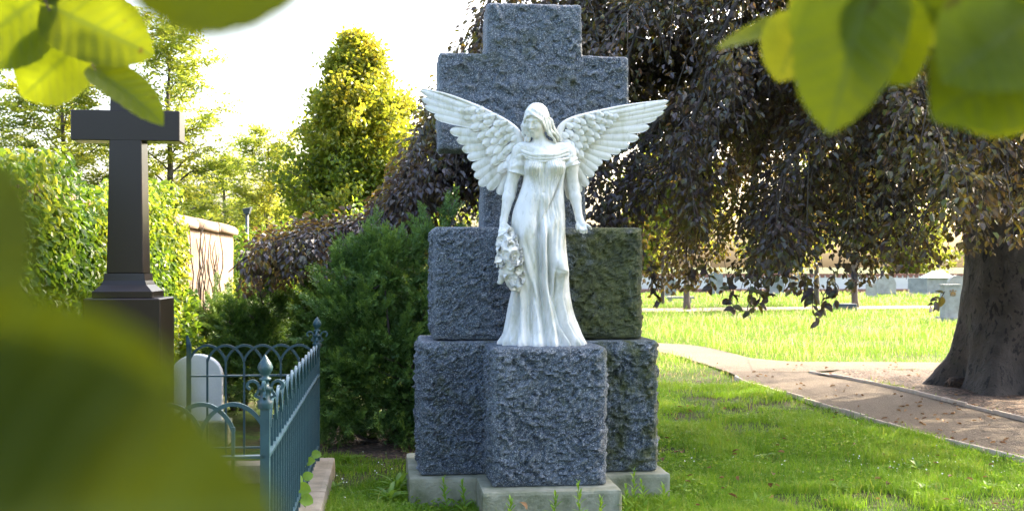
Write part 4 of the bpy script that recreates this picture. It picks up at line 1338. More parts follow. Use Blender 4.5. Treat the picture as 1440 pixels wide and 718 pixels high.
# limbs that sweep behind the monument and weep to the left of it
for (z0, pts) in [
    (4.2, [(4.0, 13.6, 4.9), (1.8, 12.9, 4.8), (.2, 12.3, 4.1), (-1.0, 11.9, 2.95), (-1.9, 11.6, 2.35), (-2.6, 11.4, 1.95)]),
    (4.6, [(4.0, 13.2, 5.2), (1.8, 12.3, 5.0), (.2, 11.8, 4.3), (-.9, 11.4, 3.0), (-1.7, 11.1, 2.35), (-2.3, 11.0, 2.1)]),
    (3.8, [(3.9, 13.9, 4.4), (1.8, 13.4, 4.2), (.2, 13.0, 3.7), (-.9, 12.6, 2.9), (-1.9, 12.4, 2.4), (-2.7, 12.2, 2.1)]),
    (3.3, [(3.9, 13.3, 3.7), (1.9, 12.6, 3.4), (.4, 12.1, 2.9), (-.8, 11.8, 2.45), (-1.7, 11.6, 2.25)]),
    (5.2, [(4.0, 13.8, 5.7), (1.8, 13.2, 5.6), (.4, 12.8, 4.9), (-.4, 12.5, 4.0), (-1.0, 12.3, 3.1), (-1.4, 12.2, 2.6)]),
    (5.6, [(4.1, 13.2, 6.1), (2.1, 12.5, 6.0), (.7, 11.9, 5.4), (-.2, 11.6, 4.4), (-.75, 11.5, 3.5)]),
    (4.4, [(4.0, 12.8, 5.1), (2.2, 11.8, 4.9), (1.0, 11.2, 4.2), (.3, 10.8, 3.4), (.0, 10.7, 2.6)]),
    (3.6, [(4.2, 12.6, 4.0), (2.6, 11.4, 3.8), (1.6, 10.7, 3.2), (1.1, 10.4, 2.4), (.9, 10.3, 1.9)]),
    (5.0, [(4.4, 12.6, 5.6), (3.0, 11.2, 5.5), (2.1, 10.3, 4.6), (1.7, 9.9, 3.4), (1.5, 9.8, 2.4)]),
    (4.0, [(4.7, 12.4, 4.6), (3.5, 10.9, 4.4), (2.8, 10.1, 3.6), (2.5, 9.8, 2.6), (2.4, 9.7, 1.8)]),
    (3.2, [(4.9, 12.6, 3.6), (3.9, 11.2, 3.4), (3.3, 10.5, 2.8), (3.1, 10.2, 2.1)]),
    (4.8, [(5.3, 12.2, 5.4), (4.4, 10.6, 5.2), (3.8, 9.8, 4.2), (3.6, 9.5, 3.0), (3.5, 9.4, 2.2)]),
    (3.4, [(5.6, 12.6, 3.9), (5.0, 11.0, 3.8), (4.6, 10.3, 3.1), (4.4, 10.0, 2.2)]),
    (2.9, [(5.2, 13.4, 3.2), (4.0, 12.4, 3.0), (3.2, 11.9, 2.5), (2.8, 11.6, 1.9)]),
    (2.8, [(5.6, 13.0, 3.1), (4.8, 11.9, 2.9), (4.2, 11.2, 2.4), (3.9, 10.9, 1.8)]),
    (4.2, [(4.6, 13.6, 4.6), (3.2, 12.8, 4.3), (2.4, 12.2, 3.5), (2.1, 12.0, 2.6), (2.0, 11.9, 1.9)]),
    (3.8, [(4.8, 13.8, 4.2), (3.6, 13.2, 4.0), (2.9, 12.8, 3.2), (2.6, 12.6, 2.3), (2.5, 12.5, 1.8)]),
    (3.4, [(4.6, 14.3, 3.8), (3.2, 14.0, 3.6), (2.4, 13.8, 3.0), (2.1, 13.7, 2.2)]),
    (3.0, [(4.9, 14.8, 3.5), (3.6, 14.9, 3.4), (2.7, 15.0, 2.8), (2.3, 15.0, 2.0)]),
    (3.2, [(4.6, 15.6, 3.8), (3.0, 16.2, 3.7), (2.2, 16.6, 3.0), (1.9, 16.8, 2.1)]),
    (3.2, [(5.2, 16.2, 3.7), (4.2, 17.4, 3.6), (3.6, 18.2, 2.9), (3.4, 18.5, 2.0)]),
    (3.0, [(6.0, 16.6, 3.5), (5.4, 18.2, 3.4), (5.0, 19.0, 2.8), (4.9, 19.3, 2.0)]),
    (3.4, [(5.4, 13.2, 3.7), (4.6, 12.1, 3.5), (4.0, 11.4, 2.9), (3.8, 11.2, 2.1)]),
    (4.6, [(5.0, 12.9, 5.0), (4.0, 11.6, 4.8), (3.2, 10.9, 3.9), (2.9, 10.6, 2.9), (2.8, 10.5, 2.0)]),
    (4.4, [(4.0, 13.4, 4.8), (1.8, 12.6, 4.4), (.2, 12.1, 3.6), (-.6, 11.8, 2.9), (-1.0, 11.7, 2.2)]),
    (4.0, [(4.0, 13.5, 4.3), (1.8, 12.8, 3.9), (.2, 12.3, 3.3), (-.8, 12.0, 2.75), (-1.25, 11.9, 2.2)]),
    (4.7, [(4.0, 13.0, 5.2), (1.8, 12.0, 5.0), (.4, 11.4, 4.2), (-.5, 11.1, 3.2), (-.9, 11.0, 2.5)]),
    (3.9, [(3.9, 13.6, 4.3), (1.8, 12.8, 4.0), (.0, 12.2, 3.2), (-1.2, 11.8, 2.45), (-2.2, 11.5, 2.25), (-2.7, 11.4, 1.9)]),
    (3.9, [(3.9, 13.6, 4.2), (1.8, 12.9, 3.8), (.0, 12.3, 3.0), (-1.1, 11.9, 2.3), (-1.8, 11.7, 2.2), (-2.4, 11.6, 2.1)]),
    (4.1, [(3.9, 13.8, 4.4), (1.8, 13.2, 4.0), (.0, 12.7, 3.1), (-1.2, 12.3, 2.4), (-2.0, 12.1, 2.25), (-2.8, 11.9, 1.95)]),
    (4.1, [(3.9, 13.4, 4.5), (1.6, 12.5, 4.1), (-.2, 11.9, 3.0), (-1.2, 11.5, 2.3), (-1.9, 11.3, 2.1)]),
    (3.6, [(5.9, 13.2, 4.1), (5.2, 12.0, 3.9), (4.8, 11.3, 3.1), (4.7, 11.1, 2.3)]),
    (3.4, [(6.2, 13.1, 3.9), (5.6, 11.9, 3.7), (5.1, 11.2, 3.0), (4.95, 11.0, 2.2)]),
    (3.2, [(5.9, 13.6, 3.5), (5.3, 12.6, 3.3), (4.9, 12.0, 2.8), (4.75, 11.8, 2.1)]),
    (6.2, [(4.4, 13.4, 6.6), (2.6, 12.6, 6.4), (1.4, 12.1, 5.6), (.9, 11.8, 4.6), (.6, 11.7, 3.6)]),
]:
    make_limb(z0, pts, r6.uniform(.06, .11), 15.0, 1.05, 1.0)

# leaves along every twig
tw = np.array(twigs)                                     # (n,8,3)
inv = in_view(tw[:, 4], .10)
hero_tw = tw[inv & (tw[:, 4, 1] < 13.5) & (tw[:, 7, 2] < 2.0) & crown_ok(tw[:, 6])]
cnt = np.where(inv, 46, 14)
idx = np.repeat(np.arange(len(tw)), cnt)
tt = r6.random(len(idx)) ** .85 * 7
i0 = np.minimum(tt.astype(int), 6); fr_ = (tt - i0)[:, None]
Pb = tw[idx, i0] * (1 - fr_) + tw[idx, i0 + 1] * fr_
Td = unit(tw[idx, i0 + 1] - tw[idx, i0])
sd = unit(np.cross(Td, rand_unit(len(idx), r6)))
Dl = unit(Td * .55 + sd * .8 + np.array([0, 0, -.35]))
Pb = Pb + sd * r6.uniform(.0, .16, (len(idx), 1)) ** 1.0
Nl = unit(rand_unit(len(idx), r6) * .75 + np.array([0.0, -.25, .75]))
ok = crown_ok(Pb) & ~((vnoise(Pb * np.array([1.5, 1.5, 2.2]), 140) + .4 * vnoise(Pb * 4.5, 141) < -.28) & (r6.random(len(Pb)) < .8))
Pb, Dl, Nl, vis = Pb[ok], Dl[ok], Nl[ok], inv[idx][ok]
Ll = r6.uniform(.046, .084, len(Pb)) * np.where(vis, 1.0, 2.4); Wl = Ll * r6.uniform(.58, .72, len(Pb))
tint = np.clip(.5 + .28 * vnoise(Pb * .9, 14) + r6.normal(0, .16, len(Pb)), 0, 1)
print("beech leaves", len(Pb), "twigs", len(tw))
V, F, T = leaf_cloud(Pb, Dl, Nl, Ll, Wl, tint)
M_beechleaf = leaf_mat("beech_leaf", [(0.0, (0.036, 0.026, 0.034)), (0.35, (0.064, 0.052, 0.062)), (0.60, (0.066, 0.078, 0.056)), (1.0, (0.078, 0.125, 0.045))],
                       [(0.0, (0.10, 0.05, 0.03)), (0.45, (0.20, 0.13, 0.022)), (0.75, (0.32, 0.24, 0.02)), (1.0, (0.30, 0.38, 0.03))], 0.32, 0.33, 0.65)
put("crown", mk_mesh("beech_crown", V, F, False, {"tint": T}), M_beechleaf, beech, kind="stuff")
M_twig = plain_mat("beech_twig", (0.035, 0.028, 0.024), (0.07, 0.058, 0.05), 30.0, 0.8, 0.0)
mb = MB()
for p, r_ in zip(limbs, lrad): mb.tube(p, r_, 7, False)
put("limb", mb.mesh("beech_limbs", True), M_beech, beech, kind="stuff")
mb = MB()
for p, r_ in zip(twigs, twr):
    if crown_ok(p[5:6])[0] and in_view(p[4], .1)[0]: mb.tube(p[::2][:4], r_[::2][:4], 3, False)
put("twig", mb.mesh("beech_twigs", False), M_twig, beech, kind="stuff")

# hanging sprays at the lower edge of the crown whose leaves can be told apart
def beech_leaf_mesh(seed):
    u = np.linspace(0, 1, 7); v = np.linspace(-1, 1, 3)
    w = .30 * np.sin(np.pi * np.clip(u ** .8 * .95 + .02, 0, 1)) * np.array([.6, 1, 1.02, 1, 1, 1, .3])
    UU, VV = np.meshgrid(u, v, indexing='ij')
    V = np.stack([UU, VV * w[:, None], .12 * np.abs(VV) * w[:, None] * 3 - .22 * UU ** 2], -1).reshape(-1, 3)
    return mk_mesh("beech_leaf", V, grid_faces(7, 3), True, {"tint": np.full(21, seed)})
blm = [beech_leaf_mesh(s) for s in (.15, .4, .75)]
for b_ in blm: b_.materials.append(M_beechleaf)
def hang_spray(px, py0, py1, Y, lean, nleaf, seed):
    rr_ = random.Random(seed)
    a = P(px - lean, py0, Y); b = P(px, py1, Y - .15)
    pth = wander(a, b, 10, .05, .02, seed)
    V, F = tube(pth, np.linspace(.006, .0015, 10), 4, False)
    tg = put("hanging_twig", mk_mesh("hanging_twig", V, F), M_twig, beech)
    for k in range(nleaf):
        t = (k + .6) / nleaf * 8.99; i = int(t)
        p = pth[i] + (pth[i + 1] - pth[i]) * (t - i) if i < 9 else pth[9]
        d = unit(np.array([rr_.uniform(-1, 1), rr_.uniform(-.6, .6), rr_.uniform(-1.1, .15)]))
        nn_ = unit(np.array([rr_.uniform(-.6, .6), rr_.uniform(-1, .2), rr_.uniform(.0, 1.0)]))
        nn_ = unit(nn_ - d * (nn_ @ d)); yv = np.cross(nn_, d)
        q = Matrix(np.stack([d, yv, nn_], -1).tolist()).to_euler()
        s_ = rr_.uniform(.070, .105)
        put("leaf", blm[rr_.randrange(3)], None, tg, tuple(p), q, (s_, s_, s_))
for sp in [(1052, 385, 446, 10.2, -14, 16, 1), (1035, 390, 440, 10.2, 12, 15, 2), (1066, 380, 430, 10.3, -4, 14, 3), (1148, 400, 455, 10.0, 6, 9, 4), (1158, 395, 440, 10.1, -6, 12, 5), (1176, 380, 425, 10.0, 4, 13, 6), (1080, 380, 420, 10.4, -5, 12, 7),
           (1112, 375, 410, 10.2, 4, 12, 8), (925, 380, 424, 10.6, 6, 13, 9), (968, 375, 402, 10.8, -5, 10, 10), (1308, 410, 432, 9.8, -20, 8, 11), (1135, 385, 418, 10.1, 3, 12, 12), (1200, 375, 405, 10.0, 3, 11, 13), (1000, 372, 405, 10.6, 8, 10, 14), (918, 372, 405, 10.7, 3, 10, 15)]:
    hang_spray(*sp)

# ------------------------------------------------------------------ other trees
def broad_tree(name, base, height, crown_fn, nbr, nleaf, L, W, mats, label, trunk_r, seed, group=None, fork=.25, bark=None, leaf_up=.5, clump=.5, cat="tree", quad=False, ztint=0.0):
    """trunk, limbs to points inside the crown volume, leaves gathered on the limb ends"""
    r_ = np.random.default_rng(seed)
    base = np.asarray(base, float)
    root = empty(name, tuple(base), label, cat, group)
    tips = crown_fn(r_, nbr)                     # (n,3) relative to base
    top = np.array([0, 0, height * .93])
    tr = wander(base - [0, 0, .1], base + top, 16, .012, 0, seed)
    mb = MB(); mb.tube(tr, np.interp(np.linspace(0, 1, 16), [0, .06, 1], [trunk_r * 1.35, trunk_r, .012]), 10)
    put("trunk", mb.mesh("trunk", True), bark, root)
    mb = MB(); ends = []
    for k in range(nbr):
        e_ = base + tips[k]
        zs = max(fork * height, min(.9 * height, tips[k][2] - (.25 + .2 * r_.random()) * math.hypot(tips[k][0], tips[k][1]) - .05 * height))
        i = int(np.clip(zs / (height * .93) * 15, 0, 14))
        p = wander(tr[i], e_, 8, .05, .04 * r_.normal(), seed + k)
        rr0 = trunk_r * .32 * (1 - i / 22)
        mb.tube(p, np.linspace(rr0, .006, 8), 5, False)
        ends.append(p[3:])
    put("branches", mb.mesh("branches", True), bark, root, kind="stuff")
    E = np.array(ends)                            # (n,5,3)
    k = r_.integers(0, nbr, nleaf); j = r_.integers(0, E.shape[1], nleaf)
    Pb = E[k, j] + r_.normal(size=(nleaf, 3)) * clump * (1 - .4 * (j / 4.0))[:, None] * np.array([1, 1, .75])
    Dl = unit(rand_unit(nleaf, r_) + unit(Pb - (base + [0, 0, height * .5])) * .5 + np.array([0, 0, -.3]))
    Nl = unit(rand_unit(nleaf, r_) * .8 + np.array([0, 0, leaf_up]))
    ln = L * r_.uniform(.75, 1.2, nleaf)
    tint = np.clip(.5 + .3 * vnoise(Pb * 1.2, seed) + r_.normal(0, .15, nleaf) + ztint * ((Pb[:, 2] - base[2]) / height - .62), 0, 1)
    V, F, T = (quad_cloud if quad else leaf_cloud)(Pb, Dl, Nl, ln, ln * W, tint)
    put("crown", mk_mesh("crown", V, F, False, {"tint": T}), mats, root, kind="stuff")
    return root

M_bark = bark_mat("grey_bark", (0.045, 0.036, 0.028), (0.14, 0.115, 0.09), 14.0)
M_horn = leaf_mat("hornbeam_leaf", [(0.0, (0.045, 0.085, 0.014)), (0.5, (0.11, 0.155, 0.018)), (1.0, (0.23, 0.21, 0.024))], [(0.0, (0.16, 0.26, 0.02)), (0.5, (0.38, 0.44, 0.03)), (1.0, (0.62, 0.50, 0.04))], 0.46, 0.4, 0.4)
def cone_crown(r_, n):
    # egg shaped crown, narrow top
    z = 1.5 + 6.2 * r_.random(n) ** .9
    f = (z - 1.5) / 6.2
    R_ = np.interp(f, [0, .12, .3, .5, .7, .85, 1], [2.0, 2.5, 2.45, 2.1, 1.48, .82, .12])
    a = r_.random(n) * 2 * np.pi
    rr_ = R_ * np.sqrt(r_.uniform(.25, 1, n)) * (1 + .20 * np.sin(a * 3 + z * 2.1) + .10 * np.sin(a * 7 - z * 3.7))
    return np.stack([rr_ * np.cos(a), rr_ * np.sin(a), z], -1)
hb = P(503, 374, 30.0); hb[2] = 0
broad_tree("hornbeam", hb, 7.8, cone_crown, 340, 56000, .13, .62, M_horn, "dense cone-shaped green tree with yellower top left of the granite cross", .16, 31, None, .18, M_bark, .5, .24, ztint=.40)  # leaf tint runs from green to yellower with height

# feathery locust trees: layered sprays of small leaflets, see-through
M_loc = leaf_mat("locust_leaf", [(0.0, (0.07, 0.12, 0.016)), (0.5, (0.13, 0.18, 0.024)), (1.0, (0.22, 0.22, 0.035))], [(0.0, (0.25, 0.36, 0.03)), (0.5, (0.42, 0.48, 0.05)), (1.0, (0.60, 0.52, 0.07))], 0.5, 0.5, 0.3)
def locust(base, height, spread, nbr, nfr, label, seed, lean=(0, 0)):
    r_ = np.random.default_rng(seed)
    base = np.asarray(base, float)
    root = empty("locust_tree", tuple(base), label, "tree", "feathery trees beyond the ivy wall")
    top = base + np.array([lean[0], lean[1], height])
    tr = wander(base - [0, 0, .1], top, 22, .015, 0, seed)
    mb = MB(); mb.tube(tr, np.interp(np.linspace(0, 1, 22), [0, .05, 1], [.17, .125, .012]), 9)
    put("trunk", mb.mesh("trunk", True), M_bark, root)
    mb = MB(); FP = []; FD = []
    for k in range(nbr):
        f = .28 + .70 * (k + r_.random()) / nbr
        i = int(f * 21); a = k * 2.4 + r_.normal(0, .3)
        ln = spread * (1.1 - .75 * ((f - .28) / .72) ** 1.3) * r_.uniform(.7, 1.1)
        d = np.array([math.cos(a), math.sin(a), .30 + .5 * f])
        e_ = tr[i] + d * ln
        p = wander(tr[i], e_, 14, .07, -.03, seed + k)
        mb.tube(p, np.linspace(.045 * (1.15 - f), .005, 14), 5, False)
        for q in range(nfr):
            j = r_.integers(3, 14); s0 = p[j] + r_.normal(size=3) * .10
            dd = unit(np.array([r_.normal(), r_.normal(), r_.normal() * .28 - .1]) + unit(d) * .5)
            FP.append(s0); FD.append(dd)
    put("branches", mb.mesh("branches", True), M_bark, root, kind="stuff")
    FP = np.array(FP); FD = np.array(FD)
    m = 16                                        # leaflets per frond
    sd = unit(np.cross(FD, np.array([0, 0, 1.0]) + .35 * r_.normal(size=FD.shape)))
    k = np.tile(np.arange(m), len(FP)); idx = np.repeat(np.arange(len(FP)), m)
    t = (k // 2 + .5) / (m / 2); s = np.where(k % 2, 1, -1)
    fl = r_.uniform(.32, .55, len(FP))[idx]
    Pb = FP[idx] + FD[idx] * (t * fl)[:, None] - np.array([0, 0, 1.0]) * (.18 * t ** 2 * fl)[:, None]
    D_ = unit(sd[idx] * s[:, None] + FD[idx] * .35 + .25 * r_.normal(size=Pb.shape))
    Nn = unit(np.array([0, 0, 1.0]) + .45 * r_.normal(size=Pb.shape))
    tint = np.clip(.5 + .3 * vnoise(Pb, seed) + r_.normal(0, .15, len(Pb)), 0, 1)
    V, F, T = quad_cloud(Pb, D_, Nn, r_.uniform(.085, .13, len(Pb)), .05, tint)
    put("crown", mk_mesh("crown", V, F, False, {"tint": T}), M_loc, root, kind="stuff")
def gp0(px, Y): v = P(px, 374, Y); v[2] = 0; return v
locust(gp0(228, 27), 7.6, 1.9, 30, 52, "feathery light green tree right behind the black cross", 5, (.3, 0))
locust(gp0(95, 26), 6.2, 2.0, 26, 52, "feathery light green tree left of the black cross, behind the ivy", 8, (-.2, 0))
locust(gp0(-60, 25), 6.0, 2.2, 22, 50, "feathery light green tree at the left edge of the picture", 9, (.3, 0))
locust(gp0(372, 33), 5.3, 1.7, 24, 46, "small feathery yellow green tree between the wall end and the cone-shaped tree", 12, (.1, 0))
locust(gp0(318, 35), 4.9, 1.6, 22, 44, "small feathery pale green tree above the far end of the wall", 14, (-.1, 0))

# young lime trees along the far path, only their stems clear of the beech
M_lime = leaf_mat("lime_leaf", [(0.0, (0.05, 0.085, 0.012)), (1.0, (0.13, 0.16, 0.03))], [(0.0, (0.25, 0.32, 0.03)), (1.0, (0.45, 0.45, 0.05))], 0.45, 0.5, 0.3)
def ball_crown(rx, z0, z1):
    def fn(r_, n):
        v = rand_unit(n, r_) * (r_.random((n, 1)) ** .4)
        return v * np.array([rx, rx, (z1 - z0) / 2]) + np.array([0, 0, (z0 + z1) / 2])
    return fn
for i, (px, py, Y, tr_, lb) in enumerate([(931, 430, 46, .09, "thin young tree by the far path, nearest the monument"), (966, 436, 42, .125, "young tree by the far path, second from the monument"), (1149, 428, 48, .12, "young tree by the far path, beyond the lowest hanging leaves"), (1203, 432, 44, .13, "young tree by the far path, beside the dark grave slab")]):
    b_ = gp0(px, Y)
    broad_tree("young_lime", b_, 6.5, ball_crown(1.7, 2.6, 6.8), 60, 5000, .20, .8, M_lime, lb, tr_, 50 + i, "young trees along the far path", .38, M_bark, .5, .35)
# trees and bushes far behind the white wall
for i, (px, Y, h_, rx, lb) in enumerate([(700, 95, 9, 4.5, "broad far green tree behind the monument"), (1095, 100, 8, 4, "far round green tree behind the white wall, left of the grave slab"), (1290, 98, 9, 5, "far broad green tree behind the white wall near the beech trunk"), (1420, 90, 8, 4, "far green tree hidden mostly by the beech trunk"), (905, 105, 8, 3.5, "far green tree beside the monument's right edge"), (430, 70, 8, 4, "far green tree below the cone-shaped tree"), (560, 75, 9, 4.5, "far green tree behind the copper beech drape"), (250, 60, 5.5, 3.0, "far low green tree behind the wall end")]):
    broad_tree("far_tree", gp0(px, Y), h_, ball_crown(rx, .8, h_), 70, 5000, .42, .7, M_lime, lb, .2, 80 + i, "trees far beyond the cemetery", .15, M_bark, .5, .5, quad=True)
# ------------------------------------------------------------------ yews, ivy, shrubs
M_yew = leaf_mat("yew_needle", [(0.0, (0.030, 0.070, 0.026)), (0.45, (0.078, 0.160, 0.040)), (0.8, (0.145, 0.245, 0.042)), (1.0, (0.24, 0.31, 0.042))], [(0.0, (0.05, 0.12, 0.02)), (1.0, (0.22, 0.32, 0.04))], 0.25, 0.45, 0.35)
def yew(name, base, lobes, nsh, label, seed, nmain, group, L=.034, outl=None):
    """lobes: list of (centre, radii); shoots carry two ranks of needles and point outwards and up"""
    r_ = np.random.default_rng(seed)
    base = np.asarray(base, float)
    root = empty(name, tuple(base), label, "shrub", group)
    mb = MB(); ctrl = []
    for k in range(nmain):
        c, rr_ = lobes[k % len(lobes)]
        e_ = base + np.asarray(c) + rand_unit(1, r_)[0] * np.asarray(rr_) * .7
        p = wander(base + r_.normal(size=3) * [.08, .08, 0] - [0, 0, .05], e_, 12, .09, .05, seed + k)
        mb.tube(p, np.linspace(.028, .006, 12), 6, False)
        for q in range(3):
            j = r_.integers(5, 12); e2 = p[j] + rand_unit(1, r_)[0] * .35
            mb.tube(wander(p[j], e2, 6, .1, 0, seed + k * 7 + q), np.linspace(.009, .003, 6), 4, False)
    put("branches", mb.mesh("branches", True), M_twig, root, kind="stuff")
    w = np.array([np.prod(l[1]) ** (2 / 3) for l in lobes]); w /= w.sum()
    li = r_.choice(len(lobes), nsh, p=w)
    C = np.array([l[0] for l in lobes])[li]; RR = np.array([l[1] for l in lobes])[li]
    # plumes: arching branchlets that start inside a lobe and end beyond its surface
    per = 20
    npl = nsh // per
    li = li[:npl]; C = C[:npl]; RR = RR[:npl]
    v0 = unit(rand_unit(npl, r_) + np.array([0, -.25, .25]))
    a0 = C + v0 * RR * r_.uniform(.15, .55, (npl, 1))
    b0 = C + v0 * RR * (.70 + .85 * r_.random((npl, 1)) ** 1.9) + np.array([0, 0, .10]) * r_.uniform(.2, 1, (npl, 1))
    pi_ = np.repeat(np.arange(npl), per); tq = np.tile((np.arange(per) + .5) / per, npl)[:, None]
    S0 = base + a0[pi_] * (1 - tq) + b0[pi_] * tq + np.array([0, 0, -.10]) * (4 * tq * (1 - tq)) * .5
    pd = unit(b0 - a0)[pi_]
    lat = unit(np.cross(pd, rand_unit(npl * per, r_)))
    S0 = S0 + lat * (.045 * (1.1 - tq))
    keep = S0[:, 2] > .05
    S0, v, lat = S0[keep], pd[keep], lat[keep]; n = len(S0); tq = tq[keep]
    dirn = unit(v * (.55 + .6 * tq) + lat * (.75 - .55 * tq) + np.array([0, 0, .12]) + .18 * r_.normal(size=(n, 3)))
    m = 16
    sd = unit(np.cross(dirn, rand_unit(n, r_)))
    sh = r_.uniform(.06, .12, n)
    k = np.tile(np.arange(m), n); idx = np.repeat(np.arange(n), m)
    t = (k // 2 + .3) / (m / 2); s = np.where(k % 2, 1, -1)
    Pb = S0[idx] + dirn[idx] * (t * sh[idx])[:, None]
    nn2 = np.cross(sd, dirn)
    D_ = unit(sd[idx] * s[:, None] * (1 - .45 * t)[:, None] + dirn[idx] * (.55 + .6 * t)[:, None] + nn2[idx] * (.5 * r_.normal(size=(len(idx), 1))))
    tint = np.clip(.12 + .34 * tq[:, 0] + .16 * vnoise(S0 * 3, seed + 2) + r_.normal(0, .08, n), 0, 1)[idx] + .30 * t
    V, F, T = quad_cloud(Pb, D_, nn2[idx] + .3 * r_.normal(size=(len(idx), 3)), L * r_.uniform(.8, 1.2, len(idx)), .0095 * L / .034, np.clip(tint, 0, 1))
    put("needles", mk_mesh("needles", V, F, False, {"tint": T}), M_yew, root, kind="stuff")
yb = np.array([-1.12, 10.35, 0])
yew("yew_shrub", yb, [((0.0, 0, .75), (.62, .6, .70)), ((-.28, -.1, 1.15), (.42, .45, .42)), ((.30, .0, 1.25), (.42, .4, .45)), ((.05, -.1, 1.55), (.30, .3, .40)), ((.42, -.05, 1.72), (.20, .2, .34)), ((-.34, -.05, 1.55), (.22, .2, .30)), ((.62, 0, .85), (.35, .4, .6)), ((-.35, -.15, .55), (.38, .4, .5)), ((.25, -.15, .45), (.45, .4, .42)), ((-.12, -.1, 1.78), (.12, .12, .26)), ((.56, -.05, 2.02), (.09, .09, .2)), ((-.45, -.1, .22), (.40, .4, .22)), ((.15, -.25, .2), (.5, .35, .2)), ((.6, -.1, .3), (.3, .3, .3))],
    12500, "big dark green yew bush between the iron fence and the monument", 3, 14, "yew bushes behind the graves")
yb2 = np.array([-2.25, 12.4, 0])
yew("yew_shrub", yb2, [((0, 0, .55), (.75, .5, .55)), ((-.55, 0, .75), (.34, .35, .50)), ((.25, 0, 1.02), (.45, .4, .42)), ((.62, 0, .95), (.42, .4, .50)), ((-.35, -.1, 1.18), (.14, .14, .34)), ((-.75, -.1, .98), (.12, .12, .30)), ((.05, 0, 1.35), (.16, .16, .24)), ((.75, .1, 1.30), (.28, .3, .32))],
    7000, "lower dark green yew bush behind the back run of the iron fence", 6, 10, "yew bushes behind the graves", .038)
yb3 = np.array([-3.05, 12.9, 0])
yew("yew_shrub", yb3, [((0, 0, .5), (.55, .45, .55)), ((.15, 0, .95), (.32, .3, .35)), ((-.25, 0, .9), (.25, .25, .4))], 3400, "small dark green yew bush behind the white headstone", 9, 6, "yew bushes behind the graves", .038)

# ivy and creeper covering the wall
M_ivy = leaf_mat("creeper_leaf", [(0.0, (0.03, 0.08, 0.010)), (0.5, (0.07, 0.15, 0.015)), (1.0, (0.15, 0.21, 0.025))], [(0.0, (0.10, 0.22, 0.015)), (0.5, (0.24, 0.36, 0.022)), (1.0, (0.48, 0.46, 0.04))], 0.42, 0.4, 0.4)
r7 = np.random.default_rng(71)
n = 76000
s = r7.uniform(1.8, 12.6, n)                    # along the wall
cover = np.interp(s, [0, 8.2, 9.0, 10.0, 12.6], [1, 1, .7, .4, .15])
zc = r7.uniform(0, 1, n) ** .85 * 2.55
depth = (0.07 + .15 * (vnoise(np.stack([s * .9, zc * 1.1, s * 0], -1), 4) * .5 + .5) + .08 * np.sin(np.clip(zc / 2.6, 0, 1) * np.pi)) * r7.uniform(.45, 1.05, n)
top = 2.30 + .28 * vnoise(np.stack([s * 1.1, s * 0, s * 0], -1), 8) + .1
okm = (zc < top) & (r7.random(n) < cover) & ~((s > 8.7) & (zc > 1.05 + .5 * vnoise(np.stack([s * 3, zc * 0, s * 0], -1), 3)))
s, zc, depth = s[okm], zc[okm], depth[okm]
over = zc > 2.05
yy = np.where(over, r7.uniform(-.25, .5, len(s)), -depth)
Pw = wl_(np.stack([s, yy, zc], -1))
n = len(s)
nw = np.array([WU[0], WU[1], 0.35])
Dw = unit(np.array([0, 0, -1.0]) + .7 * r7.normal(size=(n, 3)) + nw * .4)
Nw = unit(nw + .55 * r7.normal(size=(n, 3)))
tint = np.clip(.5 + .35 * vnoise(Pw * 1.4, 21) + r7.normal(0, .15, n), 0, 1)
V, F, T = leaf_cloud(Pw, Dw, Nw, r7.uniform(.045, .08, n), r7.uniform(.035, .055, n), tint, .15)
ivy = empty("wall_creeper", tuple(wl_(np.array([[7.0, -.1, 0]]))[0]), "thick bright green creeper growing over the cemetery wall", "creeper")
put("leaves", mk_mesh("creeper_leaves", V, F, False, {"tint": T}), M_ivy, ivy, kind="stuff")
mb = MB()
for k in range(46):
    s0 = r7.uniform(2, 12); pth = np.stack([s0 + np.cumsum(r7.normal(0, .12, 12)), -.05 - .05 * r7.random(12), np.linspace(0, r7.uniform(1.6, 2.25), 12)], -1)
    mb.tube(wl_(pth), np.linspace(.018, .005, 12), 5, False)
put("stems", mb.mesh("creeper_stems", True), M_twig, ivy, kind="stuff")

def bush(name, base, rx, ry, h_, nleaf, L, W, m_, label, seed, group=None, cat="shrub"):
    r_ = np.random.default_rng(seed); base = np.asarray(base, float)
    root = empty(name, tuple(base), label, cat, group)
    mb = MB()
    nb = 16; ends = []
    for k in range(nb):
        v = rand_unit(1, r_)[0]; v[2] = abs(v[2])
        e_ = base + v * np.array([rx, ry, h_]) * r_.uniform(.6, .95)
        p = wander(base - [0, 0, .03], e_, 8, .08, -.05, seed + k); mb.tube(p, np.linspace(.018, .004, 8), 5, False); ends.append(p)
    put("stems", mb.mesh("stems", True), M_twig, root, kind="stuff")
    v = rand_unit(nleaf, r_); v[:, 2] = np.abs(v[:, 2])
    lump = 1 + .28 * vnoise(v * 2.6, seed)[:, None]
    Pb = base + v * np.array([rx, ry, h_]) * (r_.uniform(.2, 1, (nleaf, 1)) ** .45) * lump
    Dl = unit(v + .8 * r_.normal(size=(nleaf, 3)) + np.array([0, 0, -.2])); Nl = unit(r_.normal(size=(nleaf, 3)) * .7 + v * .5 + np.array([0, 0, .5]))
    tint = np.clip(.5 + .3 * vnoise(Pb * 2, seed) + r_.normal(0, .15, nleaf), 0, 1)
    V, F, T = leaf_cloud(Pb, Dl, Nl, L * r_.uniform(.7, 1.2, nleaf), L * W, tint, .15)
    put("foliage", mk_mesh("foliage", V, F, False, {"tint": T}), m_, root, kind="stuff")
bush("shrub", gp0(300, 14.6), .38, .4, .95, 3200, .085, .62, M_ivy, "bright yellow green shrub in front of the sandy wall end", 41, "light green shrubs along the wall")
